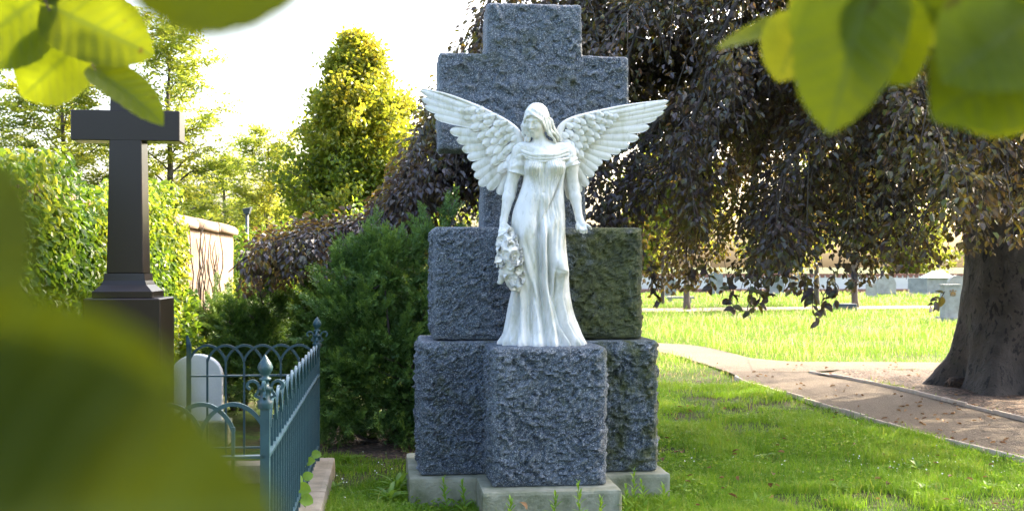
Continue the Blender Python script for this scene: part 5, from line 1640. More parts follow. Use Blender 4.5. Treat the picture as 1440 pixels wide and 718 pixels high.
bush("shrub", gp0(232, 12.2), .36, .4, 1.75, 4200, .08, .62, M_ivy, "bright green shrub just right of the black cross stem", 42, "light green shrubs along the wall")
bush("shrub", gp0(365, 18.5), .8, .8, 2.05, 6500, .09, .62, M_ivy, "bright green shrub past the end of the sandy wall", 43, "light green shrubs along the wall")
bush("shrub", gp0(425, 16.5), .8, .7, 1.55, 5500, .09, .62, M_ivy, "yellow green shrub under the copper beech drape", 44, "light green shrubs along the wall")
bush("shrub", gp0(580, 17.5), .9, .8, 2.4, 6500, .09, .62, M_ivy, "green shrub seen through the copper leaves left of the granite cross", 45, "light green shrubs along the wall")
bush("shrub", gp0(500, 21), 1.2, 1.0, 2.5, 6500, .11, .62, M_ivy, "green shrub below the cone-shaped tree", 46, "light green shrubs along the wall")
# small lamp or nesting box on a post above the shrubs behind the wall end
M_grey = plain_mat("galvanised", (0.04, 0.05, 0.06), (0.08, 0.095, 0.11), 12, .5, .2)
lp = gp0(347.5, 21.0)
lamp = empty("path_lamp", tuple(lp), "small grey lamp on a post above the shrubs by the wall end", "lamp")
mb = MB(); mb.tube([lp + [0, 0, -.05], lp + [0, 0, 2.58]], .03, 10); put("post", mb.mesh("post", True), M_grey, lamp)
mb = MB(); mb.add(lp + np.array([(-.045, -.06, 2.58), (.045, -.06, 2.58), (.045, .06, 2.58), (-.045, .06, 2.58), (-.075, -.09, 2.67), (.085, -.09, 2.70), (.085, .08, 2.72), (-.075, .08, 2.69)]), np.array([(3, 2, 1, 0), (4, 5, 6, 7), (0, 1, 5, 4), (1, 2, 6, 5), (2, 3, 7, 6), (3, 0, 4, 7)]))
put("lamp_head", mb.mesh("lamp_head"), M_grey, lamp)
# ------------------------------------------------------------------ far graves, wall
M_wh = plain_mat("white_render", (0.60, 0.57, 0.54), (0.72, 0.69, 0.66), .8, 0.9, 0.2)
M_brick = plain_mat("red_brick", (0.22, 0.10, 0.075), (0.34, 0.16, 0.12), 3.0, 0.9, 0.4)
M_stone = plain_mat("grey_headstone", (0.17, 0.18, 0.18), (0.30, 0.31, 0.30), 4.0, 0.85, 0.4)
M_stone2 = plain_mat("pale_grey_headstone", (0.26, 0.25, 0.22), (0.42, 0.41, 0.37), 4.0, 0.85, 0.4)
M_dark = plain_mat("dark_slab", (0.022, 0.035, 0.05), (0.05, 0.07, 0.09), 4.0, 0.6, 0.3)
M_teal = plain_mat("verdigris_roof", (0.30, 0.42, 0.40), (0.42, 0.52, 0.49), 3.0, 0.7, 0.3)
YW = 70.0
fw = empty("boundary_wall", (8, YW, 0), "long white boundary wall with red brick courses beyond the meadow", "wall")
mb = MB(); mb.box(-12, 46, YW, YW + .3, .22, .92); put("wall_panel", mb.mesh("wall_panel"), M_wh, fw)
mb = MB(); mb.box(-12, 46, YW - .06, YW + .36, -.1, .22); put("brick_base", mb.mesh("brick_base"), M_brick, fw)
bm_ = MB(); bm_.box(-.11, .11, -.03, .36, .92, 1.06); bm_ = bm_.mesh("brick"); bm_.materials.append(M_brick)
for k in range(80):
    x = 7.2 + k * .34
    if x > 36: break
    put("brick", bm_, None, fw, (x, YW, 0))
mb = MB(); mb.box(-12, 46, YW - .05, YW + .38, 1.06, 1.16); put("coping", mb.mesh("coping"), M_brick, fw)
mb = MB(); mb.box(-12, 46, YW + .02, YW + .3, .92, 1.06); put("wall_band", mb.mesh("wall_band"), M_wh, fw)

def stone(name, px, py, Y, w, h, d, label, m_, top="flat", cat="headstone", group="gravestones on the far meadow", base=True):
    c = gp0(px, Y); root = empty(name, tuple(c), label, cat, group)
    if top == "round": ol = [(-w / 2, 0)] + [(-w / 2 * math.cos(a), h - w * .45 + w * .45 * math.sin(a)) for a in np.linspace(0, math.pi, 13)] + [(w / 2, 0)]
    elif top == "point": ol = [(-w / 2, 0), (-w / 2, h * .82), (-w * .3, h * .88), (0, h), (w * .3, h * .88), (w / 2, h * .82), (w / 2, 0)]
    else: ol = [(-w / 2, 0), (-w / 2 * .98, h - .02), (-w / 2 * .94, h), (w / 2 * .94, h), (w / 2 * .98, h - .02), (w / 2, 0)]
    n = len(ol); mb = MB(); z0 = .12 if base else -.05
    mb.add([(c[0] + x, c[1] - d / 2, z0 + z) for x, z in ol] + [(c[0] + x, c[1] + d / 2, z0 + z) for x, z in ol], [np.array([list(range(n))]), np.array([list(range(2 * n - 1, n - 1, -1))]), np.array([[k, k + n, (k + 1) % n + n, (k + 1) % n] for k in range(n)])])
    put("stone", mb.mesh("stone"), m_, root)
    if base:
        mb = MB(); mb.box(c[0] - w * .6, c[0] + w * .6, c[1] - d, c[1] + d, -.05, .123); put("plinth", mb.mesh("plinth"), M_stone, root)
    return root, c
stone("headstone", 941.5, 0, 60, .66, .82, .18, "low square grey headstone by the thin young tree", M_stone)
stone("headstone", 1006.5, 0, 62, .76, 1.28, .22, "upright pointed grey headstone in front of the white wall", M_stone, "point")
stone("headstone", 1225, 0, 58, .50, .60, .2, "small pale headstone right of the young trees", M_stone2)
stone("headstone", 1245, 0, 64, 1.15, 1.0, .2, "wide pale headstone before the white wall", M_stone2, "round")
stone("headstone", 1290, 0, 62, .95, .85, .25, "wide dark grey headstone left of the verdigris tomb", M_stone)
stone("headstone", 1092, 0, 64, .8, .9, .2, "grey headstone behind the hanging beech leaves", M_stone)
stone("headstone", 1118, 0, 66, .6, 1.1, .2, "pale slim headstone behind the hanging beech leaves", M_stone2, "round")
stone("headstone", 1345, 0, 34.5, .50, 1.22, .20, "grey round-topped headstone half behind the beech trunk", M_stone2, "round")
# pale pillar stone with a brown emblem
rt_, c_ = stone("grave_pillar", 1336, 0, 33.5, .46, .92, .42, "pale square grave stone with a small brown emblem beside the beech trunk", M_stone2, cat="gravestone")
M_emb = plain_mat("bronze_emblem", (0.20, 0.10, 0.03), (0.34, 0.19, 0.06), 20, .5, .3)
mb = MB()
for (x, z, w, h) in ((0, .72, .10, .10), (-.075, .78, .05, .035), (.075, .78, .05, .035), (0, .80, .05, .05), (0, .645, .16, .03), (-.06, .70, .035, .10), (.06, .70, .035, .10)):
    mb.add([(c_[0] + x + w / 2 * math.cos(a), c_[1] - .21 - dd, z + .12 + h / 2 * math.sin(a)) for dd in (0, .02) for a in np.linspace(0, 2 * np.pi, 8, endpoint=False)], [ring_faces(2, 8), np.array([list(range(8, 16))])])
put("emblem", mb.mesh("emblem"), M_emb, rt_)
mb = MB(); mb.box(c_[0] - .25, c_[0] + .25, c_[1] - .23, c_[1] + .23, 1.04, 1.09); put("cap", mb.mesh("cap"), M_stone2, rt_)
# verdigris-roofed tomb far right
c = gp0(1318, 66); tm = empty("tomb", tuple(c), "small tomb with a pale turquoise roof beside the white wall", "tomb")
mb = MB(); mb.box(c[0] - .7, c[0] + .7, c[1] - .5, c[1] + .5, -.05, .95); put("tomb_wall", mb.mesh("tomb_wall"), M_stone2, tm)
mb = MB(); mb.add(c + np.array([(-.85, -.65, .95), (.85, -.65, .95), (.85, .65, .95), (-.85, .65, .95), (-.3, 0, 1.35), (.3, 0, 1.35)]), [np.array([(0, 1, 5, 4), (2, 3, 4, 5)]), np.array([(1, 2, 5), (3, 0, 4)]), np.array([(3, 2, 1, 0)])]); put("roof", mb.mesh("roof"), M_teal, tm)
# dark slab and pale bench on the meadow
c = gp0(1188, 41.5); sl0 = bevel_box(c[0] - .36, c[0] + .36, c[1] - .3, c[1] + .3, -.05, .26, .02)
put("grave_slab", sl0.mesh("grave_slab"), M_dark, label="low dark blue grave slab in the meadow before the far path", cat="grave slab")
c = gp0(956, 50); bn = empty("stone_bench", tuple(c), "low pale stone bench between two young trees", "bench")
mb = MB(); mb.box(c[0] - .6, c[0] + .6, c[1] - .2, c[1] + .2, .20, .29); put("seat", mb.mesh("seat"), M_stone2, bn)
for s in (-1, 1):
    mb = MB(); mb.box(c[0] + s * .42 - .06, c[0] + s * .42 + .06, c[1] - .17, c[1] + .17, -.05, .199); put("leg", mb.mesh("leg"), M_stone2, bn)
# ------------------------------------------------------------------ lawn, meadow, weeds, foreground leaves
def pip(x, y, poly):
    poly = np.asarray(poly)[:, :2]; inside = np.zeros(len(x), bool); j = len(poly) - 1
    for i in range(len(poly)):
        xi, yi = poly[i]; xj, yj = poly[j]
        c = ((yi > y) != (yj > y)) & (x < (xj - xi) * (y - yi) / (yj - yi + 1e-12) + xi)
        inside ^= c; j = i
    return inside
path_poly = np.concatenate([spline(pl, 60), spline(pr, 60)[::-1]])
side_poly = np.concatenate([spline(sl_, 40), spline(sr_, 40)[::-1]])
bed_poly = np.concatenate([spline(bedA, 40), spline(bedB, 40)[::-1]])
def mon_uv(x, y):
    d = np.stack([x - MON[0], y - MON[1]], -1); return d @ U2, d @ V2
def blades(x, y, h, w, lean, tint, r_, seg=2):
    n = len(x); a = r_.random(n) * 2 * np.pi; b = r_.random(n) * 2 * np.pi
    base = np.stack([x, y, ground_z(x, y) - .005], -1)
    s = np.stack([np.cos(a), np.sin(a), 0 * a], -1) * w[:, None] / 2
    ld = np.stack([np.cos(b), np.sin(b), 0 * b], -1) * (lean * h)[:, None]
    mid = base + ld * .35 + np.array([0, 0, 1.0]) * (h * .6)[:, None]
    tip = base + ld + np.array([0, 0, 1.0]) * (h * (1 - .35 * lean))[:, None]
    V = np.stack([base - s, base + s, mid + s * .8, mid - s * .8, tip], 1).reshape(-1, 3)
    k = np.arange(n)[:, None] * 5
    return V, [k + np.array([[0, 1, 2, 3]]), k + np.array([[3, 2, 4]])], np.repeat(tint, 5)
M_grass = leaf_mat("grass_blade", [(0.0, (0.075, 0.14, 0.010)), (0.5, (0.15, 0.27, 0.016)), (0.85, (0.23, 0.33, 0.024)), (1.0, (0.34, 0.31, 0.07))], [(0.0, (0.12, 0.26, 0.015)), (0.5, (0.22, 0.42, 0.02)), (1.0, (0.42, 0.48, 0.06))], 0.42, 0.45, 0.35)
r9 = np.random.default_rng(91)
n = 330000
t = r9.random(n)
y = 6.9 * (15.5 / 6.9) ** (t ** 1.15)
x = y * r9.uniform(-.21, .47, n)
u_, v_ = mon_uv(x, y)
bad = pip(x, y, path_poly) | pip(x, y, side_poly) | pip(x, y, bed_poly)
bad |= (np.abs(u_) < .44) & (v_ > -.15) & (v_ < .5); bad |= (np.abs(u_) < .895) & (v_ > .40) & (v_ < 1.48)
fx = -1.49 + (y - 8.7) * -.11
bad |= (x < fx + .14) & (y < 9.0)
bad |= ((x - c0[0]) / 1.25) ** 2 + ((y - c0[1]) / 1.15) ** 2 < 1 + .25 * vnoise(np.stack([x * 4, y * 4, x * 0], -1), 6)
bad |= (x < -2.2) | ((x < .2) & (y > 12.5))
patch = vnoise(np.stack([x * .9, y * .9, x * 0], -1), 33) + .5 * vnoise(np.stack([x * 3.1, y * 3.1, x * 0], -1), 34)
bad |= r9.random(n) < sstep(.15, .70, patch) * .93
x, y, patch = x[~bad], y[~bad], patch[~bad]; n = len(x)
tuft = vnoise(np.stack([x * 2.2, y * 2.2, x * 0], -1), 12); tuft2 = vnoise(np.stack([x * 7, y * 7, x * 0], -1), 13)
h = (.056 + .036 * np.clip(tuft + .3, 0, 1.3) + .016 * tuft2) * r9.uniform(.55, 1.35, n); h = np.clip(h, .012, .15)
h = np.where(r9.random(n) < .02, h * 1.9, h)
tint = np.clip(.46 + .20 * tuft - .12 * patch + r9.normal(0, .15, n), 0, .95); tint = np.where(r9.random(n) < .035, 1.0, tint)
V, F, T = blades(x, y, h, r9.uniform(.0032, .0062, n) * (y / 8.5) ** .5, r9.uniform(.15, 1.0, n), tint, r9)
put("lawn_grass", mk_mesh("lawn_grass", V, F, False, {"tint": T}), M_grass, label="short bright green lawn grass round the monument and along the path", cat="grass", kind="stuff")
print("lawn", n)
# clover and other small broad leaves between the blades
kk = r9.random(n) < .11
xc, yc = x[kk] + r9.normal(0, .02, kk.sum()), y[kk]; m_ = len(xc)
cl = vnoise(np.stack([xc * 1.6, yc * 1.6, xc * 0], -1), 71) > -.05
xc, yc = xc[cl], yc[cl]; m_ = len(xc)
Pc = np.stack([xc, yc, ground_z(xc, yc) + r9.uniform(.015, .075, m_)], -1)
dc = r9.normal(size=(m_, 3)); dc[:, 2] = r9.uniform(-.2, .5, m_)
V, F, T = leaf_cloud(Pc, dc, np.array([0, 0, 1.0]) + .45 * r9.normal(size=(m_, 3)), r9.uniform(.016, .036, m_), r9.uniform(.012, .024, m_), np.clip(r9.normal(.45, .22, m_), 0, .98), .2)
put("clover", mk_mesh("clover", V, F, False, {"tint": T}), M_grass, label="clover and small broad leaves scattered through the lawn", cat="clover", kind="stuff")
# meadow beyond the path
M_mead = leaf_mat("meadow_blade", [(0.0, (0.045, 0.10, 0.012)), (0.6, (0.09, 0.17, 0.02)), (0.86, (0.15, 0.22, 0.035)), (0.93, (0.42, 0.30, 0.17)), (1.0, (0.50, 0.38, 0.24))], [(0.0, (0.12, 0.26, 0.02)), (0.8, (0.24, 0.38, 0.04)), (1.0, (0.55, 0.42, 0.25))], 0.40, 0.5, 0.3)
n = 230000
y = 15.0 * (72 / 15.0) ** (r9.random(n) ** 1.0); x = y * r9.uniform(-.30, .52, n)
mp_l = np.interp(x, spline(pr, 80)[:, 0], spline(pr, 80)[:, 1])
bad = pip(x, y, path_poly) | pip(x, y, side_poly) | pip(x, y, bed_poly) | ((y > 39.5) & (y < 46.5) & (np.abs(y - np.interp(x / y, [-.26, .11, .36, .6], [41.5, 41.0, 44.0, 46.0])) < 1.6))
bad |= (x < -4.0) & (y < 17.5)
bad |= (x < -1.9) & (y < 14)
bad |= r9.random(n) < sstep(.3, .9, vnoise(np.stack([x * .3, y * .3, x * 0], -1), 50)) * .4
x, y = x[~bad], y[~bad]; n = len(x)
tf = vnoise(np.stack([x * .8, y * .8, x * 0], -1), 15)
h = (.15 + .13 * np.clip(tf, -.7, 1)) * r9.uniform(.35, 1.35, n) * np.where(y < 19, .55, 1)
hd_ = r9.random(n) < .10 + .08 * np.clip(vnoise(np.stack([x * .35, y * .35, x * 0], -1), 51), 0, 1)
tint = np.where(hd_, r9.uniform(.9, 1, n), np.clip(.45 + .2 * tf + r9.normal(0, .15, n), 0, .85)); h = np.where(hd_, h * 1.45, h)
V, F, T = blades(x, y, h, (.0031 * (y / 8.0)) * r9.uniform(.7, 1.4, n), r9.uniform(.1, .8, n), tint, r9)
put("meadow_grass", mk_mesh("meadow_grass", V, F, False, {"tint": T}), M_mead, label="tall sunlit meadow grass with pale seed heads beyond the path", cat="grass", kind="stuff")

# weeds standing in front of the footing
def leaf_blade(L, W, n=7, curl=.25, fold=.2):
    u = np.linspace(0, 1, n); v = np.array([-1, 0, 1.0])
    UU, VV = np.meshgrid(u, v, indexing='ij')
    w = W / 2 * np.sin(np.pi * np.clip(UU * .94 + .03, 0, 1)) ** .8
    return np.stack([UU * L, VV * w, fold * np.abs(VV) * w + curl * L * (UU - UU ** 2 * 1.3)], -1).reshape(-1, 3), grid_faces(n, 3)
M_weed = leaf_mat("weed_leaf", [(0.0, (0.10, 0.21, 0.02)), (1.0, (0.20, 0.34, 0.04))], [(0.0, (0.18, 0.36, 0.02)), (1.0, (0.34, 0.50, 0.05))], 0.4, 0.45, 0.35)
M_flower = plain_mat("white_petal", (0.70, 0.72, 0.68), (0.85, 0.86, 0.82), 30, .7, 0)
def place_leaf(V, pos, az, el, roll=0):
    q = np.array(Euler((roll, -el, az), 'XYZ').to_matrix())
    return V @ q.T + pos
def tall_weed(px, py, top, Y, label, seed, group):
    rr_ = random.Random(seed); b_ = P(px, 374, Y); b_[2] = -.02; H = P(px, top, Y)[2]
    root = empty("weed", tuple(b_), label, "weed", group)
    st = wander(b_, b_ + np.array([rr_.uniform(-.03, .03), 0, H]), 8, .04, 0, seed)
    V, F = tube(st, np.linspace(.004, .002, 8), 5); put("stem", mk_mesh("stem", V, F, True, {"tint": np.full(len(V), .5)}), M_weed, root)
    nl = int(10 + H * 30)
    for k in range(nl):
        f = .12 + .88 * k / nl; p = st[0] + (st[-1] - st[0]) * f
        V, F = leaf_blade(.09 * (1.1 - .65 * f) * rr_.uniform(.8, 1.2), .021 * (1.2 - .6 * f), 6, .3)
        V = place_leaf(V, p, k * 2.4 + rr_.uniform(-.3, .3), .35 + .9 * f)
        put("leaf", mk_mesh("leaf", V, F, True, {"tint": np.full(len(V), rr_.random())}), M_weed, root)
wd = [(629, 668, 7.42, "slim upright weed left of the front footing corner"), (655, 672, 7.4, "slim upright weed at the front footing's left corner"), (778, 690, 7.12, "short weed before the middle of the front footing"), (818, 672, 7.1, "tallest weed before the right half of the front footing"), (846, 695, 7.1, "short weed before the right corner of the front footing"), (892, 655, 7.5, "bushy weed at the right end of the wide footing"), (908, 672, 7.45, "weed leaning by the right footing end"), (718, 697, 7.1, "small weed before the left half of the front footing"), (935, 678, 7.5, "weed just past the right footing end"), (880, 680, 7.3, "low weed between the two footings on the right")]
for i, (px, tp, Y, lb) in enumerate(wd): tall_weed(px, 0, tp, Y, lb, 200 + i, "weeds before the footing")
def rosette(px, py, n_, L, W, label, seed, name="dandelion", el=(.15, .9), group="leafy plants in the lawn"):
    rr_ = random.Random(seed); b_ = G(px, py, 0); root = empty(name, tuple(b_), label, "plant", group)
    for k in range(n_):
        V, F = leaf_blade(L * rr_.uniform(.6, 1.1), W * rr_.uniform(.7, 1.1), 8, .45, .25)
        V = place_leaf(V, b_ + np.array([0, 0, .005]), k * 2.4 + rr_.uniform(-.4, .4), rr_.uniform(*el))
        put("leaf", mk_mesh("leaf", V, F, True, {"tint": np.full(len(V), rr_.random())}), M_weed, root)
for i, (px, py, n_, L, W, lb) in enumerate([(548, 705, 15, .19, .035, "long-leaved rosette plant beside the left footing end"), (560, 690, 10, .22, .04, "upright broad-leaved dock plant by the left footing end"), (1075, 645, 7, .10, .05, "small pale round-leaved plant in the lawn right of the monument"), (1065, 712, 10, .13, .02, "starry leaf rosette at the lower edge right of the monument"), (1290, 660, 10, .12, .03, "leafy clump in the lawn near the path bend"), (1300, 690, 9, .13, .03, "leafy clump at the lower right of the lawn"), (1180, 690, 9, .11, .025, "low leafy clump in the middle of the right lawn"), (490, 650, 10, .14, .03, "leafy plant in the grass between kerb and yew"), (470, 690, 9, .12, .03, "leafy plant in the grass close to the kerb"), (960, 690, 8, .10, .03, "leafy clump just right of the footing"), (455, 655, 9, .12, .045, "broad-leaved plant at the far end of the kerb"), (1390, 690, 9, .12, .03, "leafy clump in the lower right corner")]):
    rosette(px, py, n_, L, W, lb, 300 + i)
# little white flowers: clusters
fl_me = MB()
for k in range(5):
    a = k * 2 * np.pi / 5
    fl_me.add([(0, 0, 0), (.004 * math.cos(a - .5), .004 * math.sin(a - .5), .001), (.008 * math.cos(a), .008 * math.sin(a), .002), (.004 * math.cos(a + .5), .004 * math.sin(a + .5), .001)], np.array([[0, 1, 2, 3]]))
fl_me = fl_me.mesh("flower_head"); fl_me.materials.append(M_flower)
rf = random.Random(5)
def flower_patch(px, py, n_, spx, spy, label, seed):
    rr_ = random.Random(seed); c = G(px, py, 0); root = empty("flower_cluster", tuple(c), label, "flowers", "white wildflowers in the lawn")
    sb = MB(); heads = []
    for k in range(n_):
        g_ = G(px + rr_.gauss(0, spx), py + rr_.gauss(0, spy), 0); H = rr_.uniform(.07, .13)
        tp = g_ + np.array([rr_.uniform(-.02, .02), rr_.uniform(-.02, .02), H]); sb.tube([g_, (g_ + tp) / 2, tp], .0015, 3, False); heads.append(tp)
    m_ = sb.mesh("stalks"); at = m_.attributes.new("tint", 'FLOAT', 'POINT'); put("stalks", m_, M_weed, root, kind="stuff")
    for tp in heads:
        s_ = rr_.uniform(.7, 1.15); put("flower_head", fl_me, None, root, tuple(tp), (rr_.uniform(.2, 1.3), rr_.uniform(-.4, .4), rr_.uniform(0, 6)), (s_, s_, s_))
for i, a in enumerate([(1270, 668, 24, 22, 10, "largest patch of tiny white flowers near the path bend"), (1330, 672, 14, 22, 9, "patch of tiny white flowers right of the largest patch"), (1205, 665, 8, 16, 5, "few tiny white flowers in the middle of the right lawn"), (1100, 685, 7, 18, 7, "few tiny white flowers in the lawn right of the footing"), (535, 665, 12, 22, 12, "tiny white flowers in the grass left of the monument"), (490, 690, 8, 14, 8, "tiny white flowers in the grass by the kerb"), (1000, 660, 7, 25, 8, "tiny white flowers beside the right footing end"), (1400, 680, 7, 20, 9, "tiny white flowers near the lower right corner")]): flower_patch(*a, 400 + i)
# fallen leaves on lawn and path
M_dead = leaf_mat("dead_leaf", [(0.0, (0.10, 0.05, 0.025)), (1.0, (0.30, 0.17, 0.08))], [(0, (.2, .1, .04)), (1, (.4, .24, .1))], .2, .7, .2)
n = 420
k = r9.integers(0, 3, n); px = r9.uniform(930, 1440, n); py = r9.uniform(505, 715, n)
Pd = np.array([G(a, b, .034) for a, b in zip(px, py)])
onp = pip(Pd[:, 0], Pd[:, 1], path_poly) | pip(Pd[:, 0], Pd[:, 1], side_poly) | pip(Pd[:, 0], Pd[:, 1], bed_poly)
Pd[~onp, 2] = .03; Pd = Pd[onp | (r9.random(n) < .25)]; n = len(Pd)
dd = r9.normal(size=(n, 3)); dd[:, 2] *= .15
V, F, T = leaf_cloud(Pd + [0, 0, .008], dd, np.array([0, 0, 1.0]) + .3 * r9.normal(size=(n, 3)), r9.uniform(.04, .075, n), r9.uniform(.02, .04, n), r9.random(n), .3)
put("fallen_leaves", mk_mesh("fallen_leaves", V, F, False, {"tint": T}), M_dead, label="scattered brown fallen leaves on the path and under the beech", cat="leaves", kind="stuff")
b_ = P(750, 716, 7.15); V, F = leaf_blade(.09, .035, 8, .5, .5); V = place_leaf(V, b_ + np.array([-.04, 0, .0]), 2.2, .5)
put("dead_leaf", mk_mesh("dead_leaf", V, F, True, {"tint": np.full(len(V), .9)}), M_dead, label="curled brown dead leaf leaning on the front footing", cat="leaf")
# stone at the foot of the beech
V, F = rock_block((0, 0, 0), (.17, .13, .10), 8, .03, .03, .09, 1, 6, .02)
sp = G(1346, 549, 0)
put("rock", mk_mesh("rock", V + sp + np.array([0, -.12, .09]), F, True), M_soil, label="rounded dark stone lying against the beech roots", cat="rock")

# ivy sprig climbing the fence foot
def heart(n=26, serr=.0, lobes=0):
    """outline of a lime leaf, length 1 along x, stalk at 0"""
    t = np.linspace(0, 1, n)
    w = .50 * np.sin(np.pi * t ** .62) ** .75 * (1 - .10 * t)
    return t, w
def lime_leaf(L, Wd, curl, cup, seed, serr=.022, nu=36, nv=19):
    """heart-shaped toothed leaf with raised veins; returns V, F, vein weight"""
    rr_ = np.random.default_rng(seed)
    t = np.linspace(0, 1, nu)
    w = np.interp(t, [0, .04, .12, .25, .40, .55, .70, .82, .91, .965, 1], [.02, .30, .455, .54, .56, .54, .46, .35, .21, .085, .0]) * Wd
    v = np.linspace(-1, 1, nv)
    UU, VV = np.meshgrid(t, v, indexing='ij')
    teeth = 1 + serr * 2.2 * (((UU * 15) % 1.0) - .5) * (np.abs(VV) > .93)
    X = UU - .13 * np.abs(VV) ** 1.7 * np.exp(-UU / .16)            # lobes behind the stalk
    Yv = VV * w[:, None] * teeth
    lat = np.abs(Yv) / np.maximum(X + .0 + .62 * np.abs(Yv), .02)
    vein = np.exp(-(Yv / .012) ** 2)
    for k in range(7):
        s0 = .02 + k * .125
        vein = np.maximum(vein, .8 * np.exp(-((X - s0 - .80 * np.abs(Yv)) / .013) ** 2) * (np.abs(Yv) > .004))
    Z = cup * (np.abs(Yv) ** 1.5) - curl * X ** 2 + .018 * vnoise(np.stack([X * 5, Yv * 5, X * 0 + seed], -1), 2) + .010 * np.cos(6.28 * (X - .8 * np.abs(Yv)) / .125) * np.minimum(1, np.abs(Yv) * 6) * .7
    return np.stack([X, Yv, Z], -1).reshape(-1, 3) * L, grid_faces(nu, nv), vein.ravel()
def lime_mat():
    m, nt, b, out = new_mat("lime_leaf_near")
    a = N(nt, "ShaderNodeAttribute", attribute_name="vein"); tn = N(nt, "ShaderNodeAttribute", attribute_name="tint")
    co = objco(nt)
    sp_ = noise(nt, 90.0, 5.0, .6, co); bl_ = noise(nt, 22.0, 4.0, .6, co)
    base = ramp(nt, tn.outputs["Fac"], [(0, (.035, .050, .004)), (.5, (.075, .105, .007)), (1, (.16, .17, .014))])
    base = mixc(nt, ramp(nt, sp_, [(.4, g3(.25)), (.6, g3(0))]), base, (.05, .08, .01))
    base = mixc(nt, mathn(nt, 'MULTIPLY', a.outputs["Fac"], .5), base, (.17, .20, .05))
    tr = ramp(nt, tn.outputs["Fac"], [(0, (.06, .065, .002)), (.5, (.30, .36, .008)), (1, (.62, .58, .03))])
    tr = mixc(nt, ramp(nt, bl_, [(.35, g3(.35)), (.6, g3(0))]), tr, (.22, .26, .01))
    tr = mixc(nt, mathn(nt, 'MULTIPLY', a.outputs["Fac"], .75), tr, (.10, .14, .01))
    spot = noise(nt, 31.0, 2.0, .5, co)
    tr = mixc(nt, ramp(nt, spot, [(.70, g3(0)), (.74, g3(.8))]), tr, (.12, .06, .01))
    nt.links.new(base, b.inputs["Base Color"]); b.inputs["Roughness"].default_value = .5; b.inputs["Specular IOR Level"].default_value = .10
    bump(nt, b, a.outputs["Fac"], .3, .002)
    t_ = nt.nodes.new("ShaderNodeBsdfTranslucent"); nt.links.new(tr, t_.inputs[0])
    mx = nt.nodes.new("ShaderNodeMixShader"); mx.inputs[0].default_value = .55
    nt.links.new(b.outputs[0], mx.inputs[1]); nt.links.new(t_.outputs[0], mx.inputs[2]); nt.links.new(mx.outputs[0], out.inputs[0])
    return m
M_near = lime_mat()
M_near_twig = plain_mat("lime_twig", (0.06, 0.035, 0.02), (0.12, 0.075, 0.04), 60, .7, .2)
def near_leaf(root, base, tip, d0, d1, width, roll, seed, tint, curl=.12, cup=.5, name="leaf"):
    """leaf between two photo points at their own distances; roll turns it about its midrib"""
    a = P(*base, d0); b = P(*tip, d1); L = np.linalg.norm(b - a); X = (b - a) / L
    tow = unit(np.array([0, 0, CAM_H]) - (a + b) / 2); Z = unit(tow - X * (tow @ X)); Y = np.cross(Z, X)
    c, s = math.cos(R(roll)), math.sin(R(roll)); Y, Z = Y * c + Z * s, Z * c - Y * s
    V, F, vein = lime_leaf(1.0, width, curl, cup, seed)
    V = a + (V * L) @ np.stack([X, Y, Z])
    put(name, mk_mesh("leaf", V, F, True, {"vein": vein, "tint": np.full(len(V), tint)}), M_near, root)
    return a
def twig(root, pts, r0, r1):
    p = spline(pts, 24); V, F = tube(p, np.linspace(r0, r1, 24), 7); put("twig", mk_mesh("twig", V, F, True), M_near_twig, root)
def stalk(root, pts, r_=.0009):
    p = spline(pts, 10); V, F = tube(p, r_, 6); put("leaf_stalk", mk_mesh("leaf_stalk", V, F, True), M_near_twig, root)

# 1. sprig at the top left
d = 1.65
s1 = empty("lime_sprig", tuple(P(60, -60, d)), "lime tree sprig with sharp green leaves hanging into the top left corner", "sprig", "lime leaves close to the camera")
twig(s1, [P(40, -90, d), P(62, -5, d), P(78, 28, d), P(100, 58, d), P(124, 80, d)], .0022, .0012)
near_leaf(s1, (60, -8), (-55, 78), d, d, .85, 8, 1, .42); near_leaf(s1, (76, 12), (211, 74), d, d - .04, .58, -10, 2, .34, .10)
near_leaf(s1, (112, 62), (26, 138), d + .03, d + .04, .80, 10, 3, .42, .12); near_leaf(s1, (136, 100), (229, 152), d - .02, d - .05, .50, -42, 4, .40, .26)
near_leaf(s1, (60, -4), (86, -62), d, d, .8, 0, 5, .5)
stalk(s1, [P(124, 80, d), P(128, 88, d - .01), P(134, 98, d - .02)]); stalk(s1, [P(78, 28, d), P(90, 42, d), P(104, 60, d)])
# 2. huge blurred leaves at the lower left, a hand's breadth away
d = .21
s2 = empty("lime_sprig", tuple(P(-250, 900, d)), "huge out-of-focus dark green leaves filling the lower left corner", "sprig", "lime leaves close to the camera")
near_leaf(s2, (-330, 610), (262, 530), d, d - .01, .50, 10, 6, .08, .05, .2); near_leaf(s2, (-200, 640), (14, 215), d + .01, d + .03, .46, -10, 7, .03, .05, .2)
near_leaf(s2, (-330, 770), (380, 715), d - .01, d - .02, .66, -6, 8, .13, .05, .3); near_leaf(s2, (-200, 860), (300, 930), d + .02, d + .02, .9, 0, 10, .3, .05, .2)
twig(s2, [P(-420, 560, d + .005), P(-330, 600, d + .005), P(-260, 700, d + .015), P(-240, 900, d + .02)], .0016, .0016)
# 3. blurred leaf hanging in at the top
d = .24
s3 = empty("lime_sprig", tuple(P(300, -260, d)), "blurred dark olive leaf tip hanging in at the top edge", "sprig", "lime leaves close to the camera")
near_leaf(s3, (175, -165), (490, -95), d, d - .01, 1.0, 5, 9, .16, .05, .2); stalk(s3, [P(175, -165, d), P(150, -220, d), P(140, -320, d)])
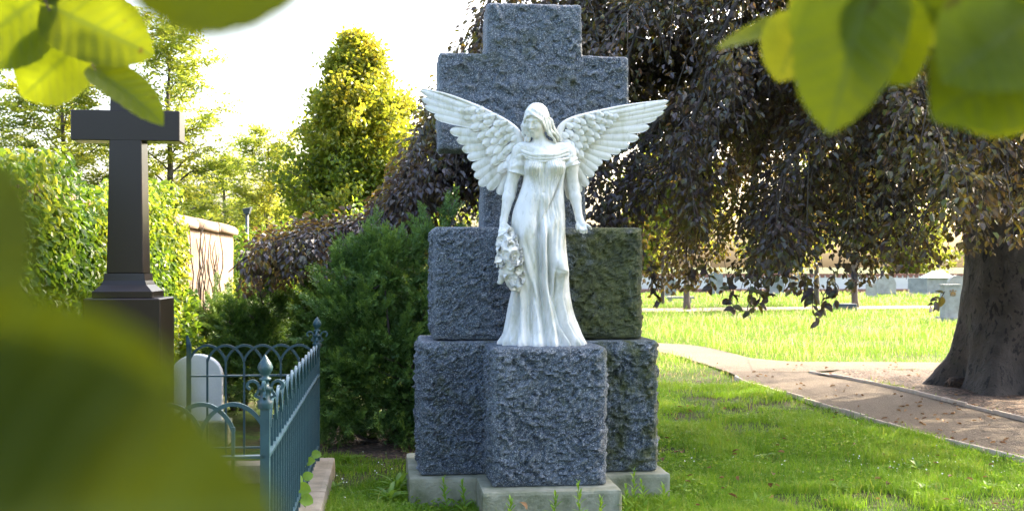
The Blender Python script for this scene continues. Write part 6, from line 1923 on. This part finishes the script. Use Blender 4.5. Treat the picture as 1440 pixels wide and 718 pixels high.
# 4. cluster at the top right
d = .85
s4 = empty("lime_sprig", tuple(P(1300, -120, d)), "cluster of soft yellow green lime leaves hanging into the top right corner", "sprig", "lime leaves close to the camera")
twig(s4, [P(1420, -140, d + .05), P(1330, -40, d + .05), P(1230, -15, d + .06), P(1150, 8, d + .06), P(1130, 30, d + .06)], .002, .001)
near_leaf(s4, (1222, -20), (1163, 182), d - .10, d - .12, .62, 18, 11, .48, .08); near_leaf(s4, (1150, -6), (1196, 112), d, d, .80, -10, 12, .62, .1)
near_leaf(s4, (1216, 2), (1285, 118), d - .1, d - .1, .80, -14, 13, .46, .1); near_leaf(s4, (1130, 30), (1094, 110), d + .06, d + .05, .86, 8, 14, .86, .15)
near_leaf(s4, (1470, 60), (1318, 160), d - .12, d - .14, .88, 12, 15, .50, .08); near_leaf(s4, (1440, 30), (1330, 110), d - .14, d - .16, 1.0, 10, 16, .50, .06)
near_leaf(s4, (1310, -30), (1345, 72), d, d, .80, 0, 17, .80, .1); near_leaf(s4, (1300, -20), (1262, 60), d + .03, d + .02, .7, 20, 18, .72, .1)
near_leaf(s4, (1380, -40), (1450, 46), d - .1, d - .12, 1.1, 5, 19, .22, .08); near_leaf(s4, (1128, 34), (1003, 56), d + .08, d + .10, .42, 62, 20, .7, .12); near_leaf(s4, (1140, 18), (1056, 44), d + .09, d + .10, .42, 64, 21, .7, .12)
near_leaf(s4, (1200, -40), (1120, 66), d + .04, d + .04, .7, 10, 22, .75, .1); near_leaf(s4, (1372, 90), (1475, 172), d - .10, d - .11, 1.0, 10, 23, .52, .08); near_leaf(s4, (1260, -40), (1330, 40), d - .02, d, .9, 8, 24, .60, .1)
# ivy at the foot of the fence
iv = empty("ivy_sprig", tuple(P(412, 690, 6.9)), "small light green ivy sprig growing through the iron fence foot", "ivy")
def ivy_leaf(px, py, Y, s_, az, el, tint_):
    V, F, vein = lime_leaf(s_, .95, .2, .4, int(px)); V = place_leaf(V, P(px, py, Y), az, el, R(60))
    put("leaf", mk_mesh("leaf", V, F, True, {"tint": np.full(len(V), tint_)}), M_weed, iv)
for a in [(413, 668, 7.0, .085, -1.4, -.2, .95), (420, 688, 6.9, .09, -.6, .1, .9), (409, 690, 6.8, .10, -2.0, -.4, .8), (428, 672, 7.1, .06, .2, .5, .7), (404, 664, 7.0, .07, 2.2, .6, .8), (432, 650, 7.6, .06, -.4, .4, .85), (440, 640, 7.9, .06, .3, .3, .7), (425, 700, 6.8, .07, -.2, -.3, .75), (416, 678, 6.9, .07, 1.2, .9, .6)]: ivy_leaf(*a)
V, F = tube(spline([P(430, 712, 6.8), P(418, 700, 6.85), P(411, 676, 6.95), P(424, 664, 7.2), P(438, 640, 7.9)], 24), .003, 5); put("stem", mk_mesh("stem", V, F, True, {"tint": np.full(len(V), .4)}), M_weed, iv)

# unseen lime tree added to shade the near leaves; its trunk is right of the camera, its sprigs hang into the picture
def lime_shade_crown(r_, n):
    v = rand_unit(n, r_) * (r_.random((n, 1)) ** .4)
    return v * np.array([2.4, 2.0, 1.7]) + np.array([-1.9, 1.4, 4.9])
broad_tree("unseen_lime_tree", (4.2, 1.3, 0), 7.5, lime_shade_crown, 90, 9000, .12, .85, M_lime, "unseen lime tree right of the camera, added to shade the near leaves", .22, 97, None, .35, M_bark, .5, .45)
print("tris", sum(sum(len(p.vertices) - 2 for p in m.polygons) if len(m.polygons) < 2000 else len(m.loops) - 2 * len(m.polygons) for m in bpy.data.meshes))
